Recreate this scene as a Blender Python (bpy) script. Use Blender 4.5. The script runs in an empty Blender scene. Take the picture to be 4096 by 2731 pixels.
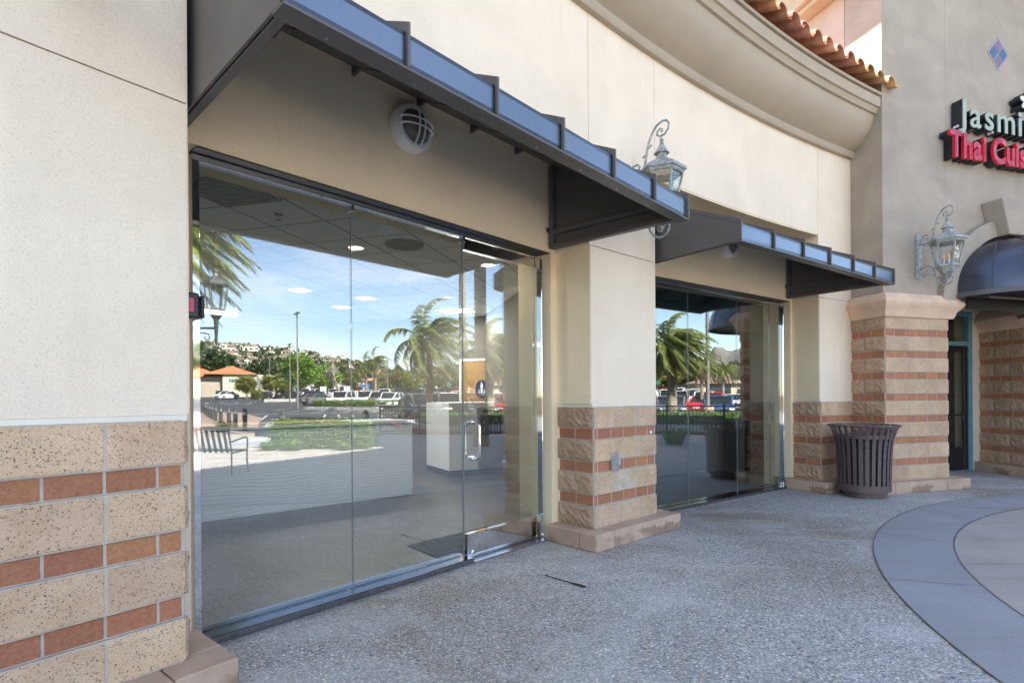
import bpy, bmesh, math, random
from math import sin, cos, radians as R, pi, hypot, atan2
from mathutils import Vector, Matrix
random.seed(7)
sc = bpy.context.scene
COL = sc.collection
# ------------------------------------------------------------------ camera
cd = bpy.data.cameras.new('camera'); cam = bpy.data.objects.new('camera', cd); COL.objects.link(cam)
sc.camera = cam
cd.sensor_width = 36.0; cd.sensor_fit = 'HORIZONTAL'
cd.lens = 2150.0 / 4096.0 * 36.0
cd.shift_y = 220.5 / 4096.0
cd.clip_start = 0.05; cd.clip_end = 6000
cam.location = (0, 0, 1.37)
cam.rotation_euler = (Matrix.Rotation(R(90), 4, 'X') @ Matrix.Rotation(-math.atan(0.0065), 4, 'Z')).to_euler()
# ------------------------------------------------------------------ sky and sun
SUN_AZ, SUN_EL = 318.0, 39.0
w = bpy.data.worlds.new('World'); sc.world = w; w.use_nodes = True
nt = w.node_tree; nt.nodes.clear()
def N(nt, t, **k):
    n = nt.nodes.new(t)
    for a, b in k.items():
        if a.startswith('i_'): n.inputs[a[2:].replace('_', ' ')].default_value = b
        else: setattr(n, a, b)
    return n
L = lambda nt, a, b: nt.links.new(a, b)
sky = N(nt, 'ShaderNodeTexSky', sky_type='NISHITA', sun_disc=False, sun_elevation=R(SUN_EL), sun_rotation=R(SUN_AZ), air_density=1.0, dust_density=0.15, ozone_density=3.0)
tc_ = N(nt, 'ShaderNodeTexCoord'); mp = N(nt, 'ShaderNodeMapping'); mp.inputs['Scale'].default_value = (1.1, 2.2, 7.0); mp.inputs['Rotation'].default_value = (0.12, -0.10, 0.3)
nz = N(nt, 'ShaderNodeTexNoise'); nz.inputs['Scale'].default_value = 1.5; nz.inputs['Detail'].default_value = 7; nz.inputs['Roughness'].default_value = 0.55; nz.inputs['Distortion'].default_value = 0.5
cr = N(nt, 'ShaderNodeValToRGB'); cr.color_ramp.elements[0].position = 0.47; cr.color_ramp.elements[1].position = 0.72
cr.color_ramp.elements[0].color = (0, 0, 0, 1); cr.color_ramp.elements[1].color = (0.55, 0.55, 0.55, 1)
mx = N(nt, 'ShaderNodeMix', data_type='RGBA'); mx.inputs[7].default_value = (7.0, 7.6, 8.6, 1)
bg = N(nt, 'ShaderNodeBackground'); bg.inputs['Strength'].default_value = 0.082
wo = N(nt, 'ShaderNodeOutputWorld')
L(nt, tc_.outputs['Generated'], mp.inputs[0]); L(nt, mp.outputs[0], nz.inputs['Vector']); L(nt, nz.outputs[0], cr.inputs[0])
L(nt, cr.outputs[0], mx.inputs[0]); L(nt, sky.outputs[0], mx.inputs[6]); wt = N(nt, 'ShaderNodeMix', data_type='RGBA', blend_type='MULTIPLY'); wt.inputs[0].default_value = 1.0; wt.inputs[7].default_value = (1.09, 0.985, 0.93, 1); L(nt, mx.outputs[2], wt.inputs[6]); L(nt, wt.outputs[2], bg.inputs[0]); L(nt, bg.outputs[0], wo.inputs[0])
sd = bpy.data.lights.new('sun', 'SUN'); sun = bpy.data.objects.new('sun', sd); COL.objects.link(sun)
sd.energy = 5.0; sd.angle = R(0.53); sd.color = (1.0, 0.93, 0.84)
sv = Vector((sin(R(SUN_AZ)) * cos(R(SUN_EL)), cos(R(SUN_AZ)) * cos(R(SUN_EL)), sin(R(SUN_EL))))
sun.rotation_euler = sv.to_track_quat('Z', 'Y').to_euler(); sun.location = (-20, 20, 30)
sc.view_settings.view_transform = 'Standard'; sc.view_settings.look = 'None'; sc.view_settings.gamma = 1.0
sc.view_settings.exposure = 2.78
cy = sc.cycles
cy.max_bounces = 10; cy.diffuse_bounces = 6; cy.glossy_bounces = 5; cy.transparent_max_bounces = 24; cy.transmission_bounces = 4
cy.caustics_reflective = False; cy.caustics_refractive = False; cy.sample_clamp_indirect = 12.0
cy.use_denoising = True

# ------------------------------------------------------------------ materials
def new_mat(name):
    m = bpy.data.materials.new(name); m.use_nodes = True; nt = m.node_tree
    return m, nt, nt.nodes['Principled BSDF']
def coords(nt, scale=None, rot=None):
    t = N(nt, 'ShaderNodeTexCoord')
    if scale is None and rot is None: return t.outputs['Object']
    mm = N(nt, 'ShaderNodeMapping')
    if scale is not None: mm.inputs['Scale'].default_value = scale
    if rot is not None: mm.inputs['Rotation'].default_value = rot
    L(nt, t.outputs['Object'], mm.inputs[0]); return mm.outputs[0]
def noise(nt, v, s, d=4, r=0.55, dist=0.0):
    n = N(nt, 'ShaderNodeTexNoise'); n.inputs['Scale'].default_value = s; n.inputs['Detail'].default_value = d
    n.inputs['Roughness'].default_value = r; n.inputs['Distortion'].default_value = dist; L(nt, v, n.inputs['Vector']); return n.outputs[0]
def ramp(nt, x, stops):
    c = N(nt, 'ShaderNodeValToRGB'); e = c.color_ramp.elements
    while len(e) < len(stops): e.new(0.5)
    for i, (p, col) in enumerate(stops):
        e[i].position = p; e[i].color = (*(col if hasattr(col, '__len__') else (col,) * 3), 1)
    L(nt, x, c.inputs[0]); return c.outputs[0]
def mix(nt, f, a, b, mode='MIX'):
    m = N(nt, 'ShaderNodeMix', data_type='RGBA', blend_type=mode)
    for i, x in ((0, f), (6, a), (7, b)):
        if hasattr(x, 'is_output'): L(nt, x, m.inputs[i])
        elif i == 0: m.inputs[0].default_value = x
        else: m.inputs[i].default_value = (*x, 1) if len(x) == 3 else x
    return m.outputs[2]
def bump(nt, x, st, dist, prev=None):
    b = N(nt, 'ShaderNodeBump'); b.inputs['Strength'].default_value = st; b.inputs['Distance'].default_value = dist
    L(nt, x, b.inputs['Height'])
    if prev is not None: L(nt, prev, b.inputs['Normal'])
    return b.outputs[0]
def tone(nt, c, amt=1.0):
    a = N(nt, 'ShaderNodeAttribute', attribute_name='tone')
    return mix(nt, amt, c, a.outputs['Color'], 'MULTIPLY')
def simple(name, col, rough=0.6, metal=0.0, var=0.12, scale=6.0, bs=0.0, spec=None, emit=None, es=0.0, toned=False, coat=0.0):
    m, nt, p = new_mat(name); v = coords(nt)
    n = noise(nt, v, scale, 5)
    c = mix(nt, ramp(nt, n, [(0.3, 0.0), (0.75, 1.0)]), tuple(x * (1 - var) for x in col), tuple(min(1, x * (1 + var)) for x in col))
    if toned: c = tone(nt, c)
    L(nt, c, p.inputs['Base Color']); p.inputs['Roughness'].default_value = rough; p.inputs['Metallic'].default_value = metal
    if spec is not None: p.inputs['Specular IOR Level'].default_value = spec
    if coat: p.inputs['Coat Weight'].default_value = coat
    if bs: L(nt, bump(nt, noise(nt, v, 90, 3), bs, 0.004), p.inputs['Normal'])
    if emit: p.inputs['Emission Color'].default_value = (*emit, 1); p.inputs['Emission Strength'].default_value = es
    return m
def stucco(name, col, blotch=0.06, dark=None, bst=0.7):
    m, nt, p = new_mat(name); v = coords(nt)
    big = ramp(nt, noise(nt, v, 1.3, 6, 0.6, 0.6), [(0.3, 0.0), (0.7, 1.0)])
    c = mix(nt, big, tuple(x * (1 - blotch) for x in col), tuple(min(1, x * (1 + blotch)) for x in col))
    fine = noise(nt, v, 170, 3, 0.6)
    pits = ramp(nt, noise(nt, v, 150, 2, 0.5), [(0.32, 0.42), (0.44, 0.0)])
    drip = ramp(nt, noise(nt, coords(nt, (6, 6, .7)), 1.0, 5, 0.6, 0.3), [(0.55, 0.0), (0.8, 0.35)]); c = mix(nt, drip, c, tuple(x * y for x, y in zip(col, (.86, .82, .76))))
    c = mix(nt, pits, c, tuple(x * 0.62 * y for x, y in zip(col, (1, .97, .92))) if dark is None else dark)
    L(nt, c, p.inputs['Base Color']); p.inputs['Roughness'].default_value = 0.92; p.inputs['Specular IOR Level'].default_value = 0.2
    hgt = mix(nt, 0.5, fine, noise(nt, v, 48, 3, 0.6))
    L(nt, bump(nt, hgt, bst, 0.006), p.inputs['Normal'])
    return m
M = {}
M['stucco_white'] = stucco('stucco_white', (0.87, 0.745, 0.585), 0.06)
M['stucco_warm_bounce'] = stucco('stucco_warm_bounce', (0.94, 0.80, 0.56), 0.05)  # white stucco with the recess's warm bounce light painted into its colour
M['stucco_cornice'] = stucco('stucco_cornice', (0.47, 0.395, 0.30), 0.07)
M['stucco_grey'] = stucco('stucco_grey', (0.40, 0.345, 0.28), 0.17)
M['stucco_mauve'] = stucco('stucco_mauve', (0.50, 0.42, 0.345), 0.10)
M['groove'] = simple('groove_paint', (0.30, 0.24, 0.16), 0.8)  # dark colour of the recessed joint lines
M['trim_cream'] = simple('trim_cream', (0.80, 0.74, 0.62), 0.6, var=0.05)
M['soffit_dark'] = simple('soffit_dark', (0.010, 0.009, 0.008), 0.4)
def m_block(name, col, rough_face):
    m, nt, p = new_mat(name); v = coords(nt)
    big = ramp(nt, noise(nt, v, 4.0, 6, 0.65), [(0.3, 0.0), (0.75, 1.0)])
    c = mix(nt, big, tuple(x * y for x, y in zip(col, (.84, .78, .70))), tuple(min(1, x * y) for x, y in zip(col, (1.12, 1.13, 1.16))))
    c = tone(nt, c)
    vj = N(nt, 'ShaderNodeMix', data_type='RGBA', blend_type='ADD'); vj.inputs[0].default_value = .012; L(nt, v, vj.inputs[6]); nj = N(nt, 'ShaderNodeTexNoise'); nj.inputs['Scale'].default_value = 150; L(nt, v, nj.inputs['Vector']); L(nt, nj.outputs['Color'], vj.inputs[7])
    vo = N(nt, 'ShaderNodeTexVoronoi', feature='F1'); vo.inputs['Scale'].default_value = 150; L(nt, vj.outputs[2], vo.inputs['Vector'])
    sep = N(nt, 'ShaderNodeSeparateColor'); L(nt, vo.outputs['Color'], sep.inputs[0])
    isd = ramp(nt, sep.outputs[0], [(0.24, 1.0), (0.26, 0.0)]); near = ramp(nt, vo.outputs['Distance'], [(0.30, 1.0), (0.62, 0.0)])
    f = mix(nt, 1.0, isd, near, 'MULTIPLY')
    chip = ramp(nt, sep.outputs[1], [(0.0, (0.06, 0.05, 0.05)), (0.55, (0.15, 0.08, 0.06)), (0.85, (0.40, 0.33, 0.28))])
    vo2 = N(nt, 'ShaderNodeTexVoronoi', feature='F1'); vo2.inputs['Scale'].default_value = 260; L(nt, v, vo2.inputs['Vector'])
    sep2 = N(nt, 'ShaderNodeSeparateColor'); L(nt, vo2.outputs['Color'], sep2.inputs[0])
    c = mix(nt, 0.30, c, mix(nt, 1.0, c, ramp(nt, sep2.outputs[0], [(0.0, 0.55), (1.0, 1.45)]), 'MULTIPLY'))
    f = mix(nt, 1.0, f, ramp(nt, noise(nt, v, 3.5, 3), [(.32, .6), (.55, 1.0)]), 'MULTIPLY')
    c = mix(nt, f, c, chip)
    if not rough_face:
        gd = N(nt, 'ShaderNodeMapping'); gd.inputs['Location'].default_value = (-.32 * 4, .35 * 4, -.50 * 3.0); gd.inputs['Scale'].default_value = (4, 4, 3.0); L(nt, v, gd.inputs[0])
        ln = N(nt, 'ShaderNodeVectorMath', operation='LENGTH'); L(nt, gd.outputs[0], ln.inputs[0])
        ms = N(nt, 'ShaderNodeMath', operation='SUBTRACT'); ms.inputs[0].default_value = 1.05; L(nt, ln.outputs['Value'], ms.inputs[1])
        ma = N(nt, 'ShaderNodeMath', operation='MULTIPLY_ADD', use_clamp=True); ma.inputs[1].default_value = .9; L(nt, ms.outputs[0], ma.inputs[0])
        nn = N(nt, 'ShaderNodeMath', operation='SUBTRACT'); L(nt, noise(nt, coords(nt, (22, 22, 7)), 1.0, 5, 0.7), nn.inputs[0]); nn.inputs[1].default_value = .55; L(nt, nn.outputs[0], ma.inputs[2])
        c = mix(nt, ma.outputs[0], c, mix(nt, ramp(nt, noise(nt, v, 9, 2), [(.35, 0.0), (.7, 1.0)]), (.62, .57, .50), (.42, .40, .26)))
    L(nt, c, p.inputs['Base Color']); p.inputs['Roughness'].default_value = 0.85
    if rough_face:
        h = mix(nt, 0.5, noise(nt, v, 14, 6, 0.7, 0.6), noise(nt, v, 60, 4, 0.7)); L(nt, bump(nt, h, 0.6, 0.025), p.inputs['Normal'])
    else:
        h = mix(nt, 0.5, noise(nt, v, 120, 3), noise(nt, v, 25, 3)); L(nt, bump(nt, h, 0.5, 0.006), p.inputs['Normal'])
    return m
M['block'] = m_block('block_ground_face', (0.60, 0.43, 0.29), False)
M['block_split'] = m_block('block_split_face', (0.53, 0.38, 0.26), True)
def m_brick():
    m, nt, p = new_mat('brick_wirecut'); v = coords(nt)
    c = mix(nt, ramp(nt, noise(nt, v, 60, 5, 0.7), [(0.3, 0.0), (0.7, 1.0)]), (0.36, 0.145, 0.072), (0.54, 0.25, 0.135))
    c = tone(nt, c); L(nt, c, p.inputs['Base Color']); p.inputs['Roughness'].default_value = 0.85
    v2 = coords(nt, (1, 1, 2.5), (0.5, 0.4, 0)); L(nt, bump(nt, noise(nt, v2, 110, 4, 0.7), 0.8, 0.008), p.inputs['Normal']); return m
M['brick'] = m_brick()
M['mortar'] = simple('mortar', (0.49, 0.425, 0.36), 0.95, bs=0.6, var=0.15, scale=20)
def m_plinth():
    m, nt, p = new_mat('plinth_concrete'); v = coords(nt)
    c = mix(nt, ramp(nt, noise(nt, v, 3.0, 6, 0.65), [(0.3, 0.0), (0.7, 1.0)]), (0.42, 0.29, 0.205), (0.58, 0.43, 0.315))
    sp = N(nt, 'ShaderNodeSeparateXYZ'); L(nt, coords(nt), sp.inputs[0])
    st = noise(nt, coords(nt, (5, 5, 2.2)), 1.0, 6, 0.75, 0.6)
    ad = N(nt, 'ShaderNodeMath', operation='MULTIPLY_ADD'); ad.inputs[1].default_value = -4.2; ad.inputs[2].default_value = 0.83; L(nt, sp.outputs[2], ad.inputs[0])
    a2 = N(nt, 'ShaderNodeMath', operation='ADD'); L(nt, ad.outputs[0], a2.inputs[0]); L(nt, st, a2.inputs[1])
    c = mix(nt, mix(nt, 1.0, ramp(nt, a2.outputs[0], [(0.93, 0.0), (1.0, 0.75)]), ramp(nt, noise(nt, v, 1.7, 2), [(.50, 0.0), (.56, 1.0)]), 'MULTIPLY'), c, (0.24, 0.145, 0.095))
    L(nt, c, p.inputs['Base Color']); p.inputs['Roughness'].default_value = 0.8
    L(nt, bump(nt, noise(nt, v, 150, 4, 0.7), 0.5, 0.004), p.inputs['Normal']); return m
M['plinth'] = m_plinth()
M['cap'] = simple('cast_stone_cap', (0.74, 0.53, 0.38), 0.8, var=0.16, scale=3.0, bs=0.3)
def m_aggregate():
    m, nt, p = new_mat('exposed_aggregate'); v = coords(nt)
    w1 = noise(nt, v, 30, 2)
    vo = N(nt, 'ShaderNodeTexVoronoi', feature='F1'); vo.inputs['Scale'].default_value = 70; L(nt, v, vo.inputs['Vector'])
    sep = N(nt, 'ShaderNodeSeparateColor'); L(nt, vo.outputs['Color'], sep.inputs[0])
    peb = ramp(nt, sep.outputs[0], [(0.0, (0.09, 0.09, 0.095)), (0.18, (0.36, 0.355, 0.35)), (0.45, (0.60, 0.59, 0.57)), (0.7, (0.72, 0.67, 0.58)), (0.88, (0.46, 0.36, 0.27)), (1.0, (0.96, 0.94, 0.90))])
    edge = ramp(nt, vo.outputs['Distance'], [(0.35, 0.0), (0.65, 1.0)])
    c = mix(nt, edge, peb, (0.35, 0.345, 0.34))
    st = ramp(nt, noise(nt, v, 0.55, 6, 0.65, 0.5), [(0.45, 0.0), (0.66, 1.0)]); c = mix(nt, mix(nt, 0.75, (0, 0, 0), st), c, (0.62, 0.52, 0.36), 'MULTIPLY')
    st2 = ramp(nt, noise(nt, coords(nt, (0.9, 2.0, 1)), 0.8, 5, 0.6, 1.0), [(0.5, 0.0), (0.7, 0.5)]); c = mix(nt, st2, c, (0.66, 0.66, 0.66))
    sv = N(nt, 'ShaderNodeTexVoronoi', feature='F1'); sv.inputs['Scale'].default_value = 1.6; L(nt, v, sv.inputs['Vector']); c = mix(nt, ramp(nt, sv.outputs['Distance'], [(0.02, .75), (0.035, 0.0)]), c, (0.12, 0.115, 0.11))
    L(nt, c, p.inputs['Base Color']); p.inputs['Roughness'].default_value = 0.75; p.inputs['Specular IOR Level'].default_value = 0.4
    L(nt, bump(nt, edge, 0.6, -0.006), p.inputs['Normal']); return m
M['aggregate'] = m_aggregate()
def m_conc(name, a, b, stain):
    m, nt, p = new_mat(name); v = coords(nt)
    c = mix(nt, ramp(nt, noise(nt, v, 1.2, 7, 0.65, 0.4), [(0.3, 0.0), (0.75, 1.0)]), a, b)
    c = mix(nt, ramp(nt, noise(nt, v, 160, 2), [(0.35, 0.35), (0.6, 0.0)]), c, tuple(x * 0.6 for x in a))
    c = mix(nt, ramp(nt, noise(nt, coords(nt, (0.7, 2.6, 1), (0, 0, 0.25)), 0.9, 5, 0.6, 0.8), [(0.52, 0.0), (0.72, 0.55)]), c, stain)
    L(nt, c, p.inputs['Base Color']); p.inputs['Roughness'].default_value = 0.7
    L(nt, bump(nt, noise(nt, v, 220, 3), 0.3, 0.003), p.inputs['Normal']); return m
M['conc_blue'] = m_conc('coloured_concrete_grey', (0.30, 0.305, 0.325), (0.39, 0.395, 0.415), (0.26, 0.22, 0.17))
M['conc_brown'] = m_conc('coloured_concrete_brown', (0.38, 0.345, 0.32), (0.50, 0.45, 0.41), (0.26, 0.20, 0.14))
M['joint'] = simple('joint_dark', (0.15, 0.13, 0.11), 0.9)
M['canopy'] = simple('canopy_bronze_paint', (0.110, 0.102, 0.097), 0.45, 0.0, 0.10, 3.0, spec=0.5)
def m_fascia():
    m, nt, p = new_mat('canopy_fascia_metal'); v = coords(nt, (60, 60, 1.2))
    n = noise(nt, v, 1.0, 4, 0.7)
    L(nt, mix(nt, n, (0.135, 0.168, 0.212), (0.19, 0.23, 0.285)), p.inputs['Base Color']); p.inputs['Metallic'].default_value = 1.0
    L(nt, ramp(nt, n, [(0.2, 0.26), (0.8, 0.42)]), p.inputs['Roughness']); p.inputs['Coat Weight'].default_value = 0.5; p.inputs['Coat Roughness'].default_value = 0.2
    return m
M['fascia'] = m_fascia()
M['dome'] = simple('awning_navy_metal', (0.085, 0.095, 0.12), 0.34, 0.75, 0.12, 2.0, spec=0.6)
M['chrome'] = simple('polished_chrome', (0.80, 0.81, 0.82), 0.04, 1.0, 0.02)
M['sill'] = simple('sill_steel', (0.33, 0.34, 0.36), 0.10, 1.0, 0.03)
M['chrome_dull'] = simple('satin_aluminium', (0.55, 0.57, 0.60), 0.28, 1.0, 0.06)
def m_glass(name, fac, tint):
    m = bpy.data.materials.new(name); m.use_nodes = True; nt = m.node_tree; nt.nodes.clear()
    o = N(nt, 'ShaderNodeOutputMaterial'); g = N(nt, 'ShaderNodeBsdfGlossy'); g.inputs['Roughness'].default_value = 0.0; g.inputs['Color'].default_value = (0.97, 1, 1, 1)
    t = N(nt, 'ShaderNodeBsdfTransparent'); t.inputs[0].default_value = (*tint, 1)
    fr0 = N(nt, 'ShaderNodeLayerWeight'); fr0.inputs['Blend'].default_value = 0.5
    fr = N(nt, 'ShaderNodeMath', operation='POWER'); fr.inputs[1].default_value = 4.0; L(nt, fr0.outputs['Facing'], fr.inputs[0])
    md = N(nt, 'ShaderNodeMath', operation='MULTIPLY_ADD'); md.inputs[1].default_value = 0.8; md.inputs[2].default_value = fac; md.use_clamp = True
    ms = N(nt, 'ShaderNodeMixShader'); L(nt, fr.outputs[0], md.inputs[0]); L(nt, md.outputs[0], ms.inputs[0]); L(nt, t.outputs[0], ms.inputs[1]); L(nt, g.outputs[0], ms.inputs[2]); L(nt, ms.outputs[0], o.inputs[0])
    return m
M['glass'] = m_glass('storefront_glass', 0.16, (0.89, 0.925, 0.93))
M['glass_thin'] = m_glass('small_pane_glass', 0.06, (0.9, 0.93, 0.92))
M['glass_edge'] = simple('glass_edge_grey', (0.34, 0.38, 0.375), 0.15, 0.0, 0.05)
def m_tile():
    m, nt, p = new_mat('clay_roof_tile'); v = coords(nt)
    c = mix(nt, ramp(nt, noise(nt, v, 5.0, 6, 0.7), [(0.3, 0.0), (0.7, 1.0)]), (0.46, 0.20, 0.10), (0.74, 0.42, 0.24))
    L(nt, tone(nt, c), p.inputs['Base Color']); p.inputs['Roughness'].default_value = 0.8; L(nt, bump(nt, noise(nt, v, 80, 4), 0.4, 0.004), p.inputs['Normal']); return m
M['tile'] = m_tile()
def m_verdigris():
    m, nt, p = new_mat('verdigris_lantern_metal'); v = coords(nt)
    c = mix(nt, ramp(nt, noise(nt, v, 22, 7, 0.75), [(0.35, 0.0), (0.65, 1.0)]), (0.17, 0.185, 0.18), (0.55, 0.57, 0.54))
    L(nt, c, p.inputs['Base Color']); p.inputs['Roughness'].default_value = 0.55; p.inputs['Metallic'].default_value = 0.25
    L(nt, bump(nt, noise(nt, v, 160, 4, 0.7), 0.4, 0.002), p.inputs['Normal']); return m
M['verdigris'] = m_verdigris()
M['bulk_white'] = simple('white_painted_casting', (0.86, 0.83, 0.78), 0.45, 0.0, 0.06)
M['bulk_lens'] = simple('ribbed_lens', (0.16, 0.135, 0.12), 0.15, 0.0, 0.15, 30)
M['bin'] = simple('bin_plum_paint', (0.12, 0.083, 0.082), 0.42, 0.0, 0.15, 12, spec=0.5)
M['bin_liner'] = simple('black_liner', (0.012, 0.013, 0.016), 0.35)
M['plastic_bag'] = simple('dark_bin_bag', (0.02, 0.03, 0.05), 0.18)
M['teal'] = simple('teal_door_frame', (0.15, 0.31, 0.39), 0.4)
M['bronze_dark'] = simple('dark_bronze_door', (0.018, 0.017, 0.02), 0.35)
M['letter_black'] = simple('letter_return_black', (0.012, 0.013, 0.018), 0.45)
M['letter_sage'] = simple('letter_face_sage', (0.36, 0.41, 0.31), 0.35, var=0.03)
M['letter_pink'] = simple('letter_face_pink', (0.72, 0.13, 0.23), 0.3, var=0.03)
M['letter_red'] = simple('letter_edge_red', (0.78, 0.02, 0.04), 0.35, var=0.03)
M['sticker_white'] = simple('sticker_white', (0.75, 0.75, 0.78), 0.5)
M['acc_blue'] = simple('accent_tile_blue', (0.045, 0.11, 0.20), 0.3)
M['acc_plum'] = simple('accent_tile_plum', (0.19, 0.115, 0.18), 0.3)
M['acc_grey'] = simple('accent_grout', (0.35, 0.33, 0.36), 0.6)
M['black_plastic'] = simple('black_plastic', (0.02, 0.024, 0.035), 0.35)
M['pink_label'] = simple('pink_label', (0.80, 0.13, 0.20), 0.5, var=0.03)
M['ink'] = simple('dark_ink', (0.12, 0.03, 0.05), 0.6)
M['galv'] = simple('galvanised_plate', (0.42, 0.43, 0.43), 0.42, 0.7, 0.15, 12)
M['rubber'] = simple('black_rubber_strip', (0.02, 0.021, 0.023), 0.7)
# interior
M['in_wall'] = simple('interior_wall_paint', (0.80, 0.80, 0.77), 0.85, var=0.03)
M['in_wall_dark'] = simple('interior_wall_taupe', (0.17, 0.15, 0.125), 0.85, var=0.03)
M['in_teal'] = simple('interior_soffit_teal', (0.015, 0.055, 0.065), 0.7)
M['vent_grey'] = simple('vent_grey', (0.36, 0.37, 0.37), 0.8)
M['vent_pale'] = simple('vent_pale', (0.46, 0.47, 0.47), 0.8)
M['base_grey'] = simple('rubber_base', (0.055, 0.06, 0.07), 0.6)
def m_floor():
    m, nt, p = new_mat('interior_vinyl_floor'); v = coords(nt, (1, 1, 1), (0, 0, R(15)))
    b = N(nt, 'ShaderNodeTexBrick'); b.inputs['Scale'].default_value = 1.0; b.inputs['Brick Width'].default_value = 1.22; b.inputs['Row Height'].default_value = 0.61; b.inputs['Mortar Size'].default_value = 0.002
    b.inputs['Color1'].default_value = (0.072, 0.067, 0.062, 1); b.inputs['Color2'].default_value = (0.084, 0.078, 0.070, 1); b.inputs['Mortar'].default_value = (0.07, 0.07, 0.065, 1); L(nt, v, b.inputs['Vector'])
    n = ramp(nt, noise(nt, coords(nt, (1, 3.5, 1), (0, 0, R(15))), 2.2, 6, 0.65, 0.7), [(0.3, 0.72), (0.7, 1.2)])
    L(nt, mix(nt, 1.0, b.outputs[0], n, 'MULTIPLY'), p.inputs['Base Color']); p.inputs['Roughness'].default_value = 0.45; return m
M['in_floor'] = m_floor()
def m_ceil():
    m, nt, p = new_mat('acoustic_ceiling'); v = coords(nt, (1, 1, 1), (0, 0, R(15.5))); v.node.inputs['Location'].default_value = (2.814, 1.807, 0)
    b = N(nt, 'ShaderNodeTexBrick', offset=0.0); b.inputs['Scale'].default_value = 1.0; b.inputs['Brick Width'].default_value = 0.58; b.inputs['Row Height'].default_value = 0.58; b.inputs['Mortar Size'].default_value = 0.009
    b.inputs['Color1'].default_value = (0.86, 0.89, 0.90, 1); b.inputs['Color2'].default_value = (0.86, 0.89, 0.90, 1); b.inputs['Mortar'].default_value = (0.30, 0.31, 0.31, 1); L(nt, v, b.inputs['Vector'])
    n = ramp(nt, noise(nt, coords(nt), 140, 2), [(0.3, 0.8), (0.6, 1.05)])
    L(nt, mix(nt, 1.0, b.outputs[0], n, 'MULTIPLY'), p.inputs['Base Color']); p.inputs['Roughness'].default_value = 0.95; return m
M['in_ceil'] = m_ceil()
def m_wave():
    m, nt, p = new_mat('carved_wave_panel'); v = coords(nt, (0.35, 0.35, 1.0))
    wv = N(nt, 'ShaderNodeTexWave', wave_type='BANDS', bands_direction='Z'); wv.inputs['Scale'].default_value = 8.0; wv.inputs['Distortion'].default_value = 9.0; wv.inputs['Detail'].default_value = 0.0; wv.inputs['Detail Scale'].default_value = 0.45
    L(nt, v, wv.inputs['Vector'])
    p.inputs['Base Color'].default_value = (0.70, 0.72, 0.72, 1); L(nt, mix(nt, wv.outputs[1], (0.86, 0.88, 0.90), (0.93, 0.95, 0.96)), p.inputs['Base Color']); p.inputs['Roughness'].default_value = 0.4
    L(nt, bump(nt, wv.outputs[1], 0.14, 0.01), p.inputs['Normal']); return m
M['wave'] = m_wave()
M['counter'] = simple('white_quartz', (0.72, 0.74, 0.74), 0.3, var=0.03)
M['desk_wood'] = simple('desk_wood_edge', (0.25, 0.17, 0.10), 0.5)
M['gum'] = simple('dark_spot', (.08, .075, .07), .8)
M['door_wood'] = simple('maple_door', (0.38, 0.22, 0.09), 0.45, var=0.1, scale=3)
M['sign_blue'] = simple('sign_navy', (0.012, 0.018, 0.10), 0.4)
M['white'] = simple('white_gloss', (0.78, 0.78, 0.76), 0.4, var=0.03)
M['mat'] = simple('charcoal_door_mat', (0.018, 0.022, 0.027), 0.95, var=0.4, scale=60, bs=0.8)
M['lamp_on'] = simple('lit_diffuser', (.8, .8, .8), 0.5, emit=(1.0, 0.93, 0.80), es=0.7)
M['lamp_on_w'] = simple('lit_diffuser_warm', (.5, .5, .5), 0.5, emit=(1.0, 0.74, 0.42), es=0.32)
M['bulb'] = simple('lantern_bulb', (0.5, 0.25, 0.1), 0.3, emit=(1.0, 0.35, 0.12), es=0.08)
# outside
M['asphalt'] = simple('asphalt', (0.050, 0.051, 0.055), 0.85, var=0.25, scale=0.7, bs=0.3)
M['kerb'] = simple('kerb_concrete', (0.46, 0.44, 0.41), 0.8)
M['kerb_red'] = simple('kerb_red_paint', (0.30, 0.035, 0.035), 0.7)
M['paint_white'] = simple('road_paint', (0.62, 0.62, 0.60), 0.7, var=0.15, scale=12)
M['earth'] = simple('dry_earth', (0.17, 0.13, 0.08), 0.95, var=0.35, scale=0.05)
M['sidewalk'] = simple('sidewalk_pavers', (0.33, 0.24, 0.19), 0.85, var=0.2, scale=2)
M['iron'] = simple('black_iron', (0.014, 0.014, 0.015), 0.5)
M['bollard'] = simple('bollard_grey_paint', (0.052, 0.057, 0.054), 0.5)
M['bench'] = simple('bench_brown_metal', (0.10, 0.075, 0.065), 0.45)
M['pole'] = simple('pole_grey', (0.17, 0.17, 0.16), 0.5)
M['palm_trunk'] = simple('palm_trunk', (0.24, 0.20, 0.155), 0.95, var=0.35, scale=5, bs=0.8, toned=True)
M['bark'] = simple('tree_bark', (0.28, 0.24, 0.20), 0.95, var=0.3, scale=6)
def leafm(name, a, b, tr=0.25):
    m, nt, p = new_mat(name)
    at = N(nt, 'ShaderNodeAttribute', attribute_name='tone'); c = mix(nt, at.outputs['Fac'], a, b)
    L(nt, c, p.inputs['Base Color']); p.inputs['Roughness'].default_value = 0.5; p.inputs['Transmission Weight'].default_value = 0.0
    t = N(nt, 'ShaderNodeBsdfTranslucent'); L(nt, c, t.inputs[0]); ms = N(nt, 'ShaderNodeMixShader'); ms.inputs[0].default_value = tr
    o = nt.nodes['Material Output']; L(nt, p.outputs[0], ms.inputs[1]); L(nt, t.outputs[0], ms.inputs[2]); L(nt, ms.outputs[0], o.inputs[0]); return m
M['frond'] = leafm('palm_frond', (0.07, 0.10, 0.02), (0.27, 0.30, 0.09), 0.4)
M['frond_dry'] = leafm('palm_frond_dry', (0.20, 0.12, 0.05), (0.34, 0.24, 0.12), 0.2)
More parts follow.
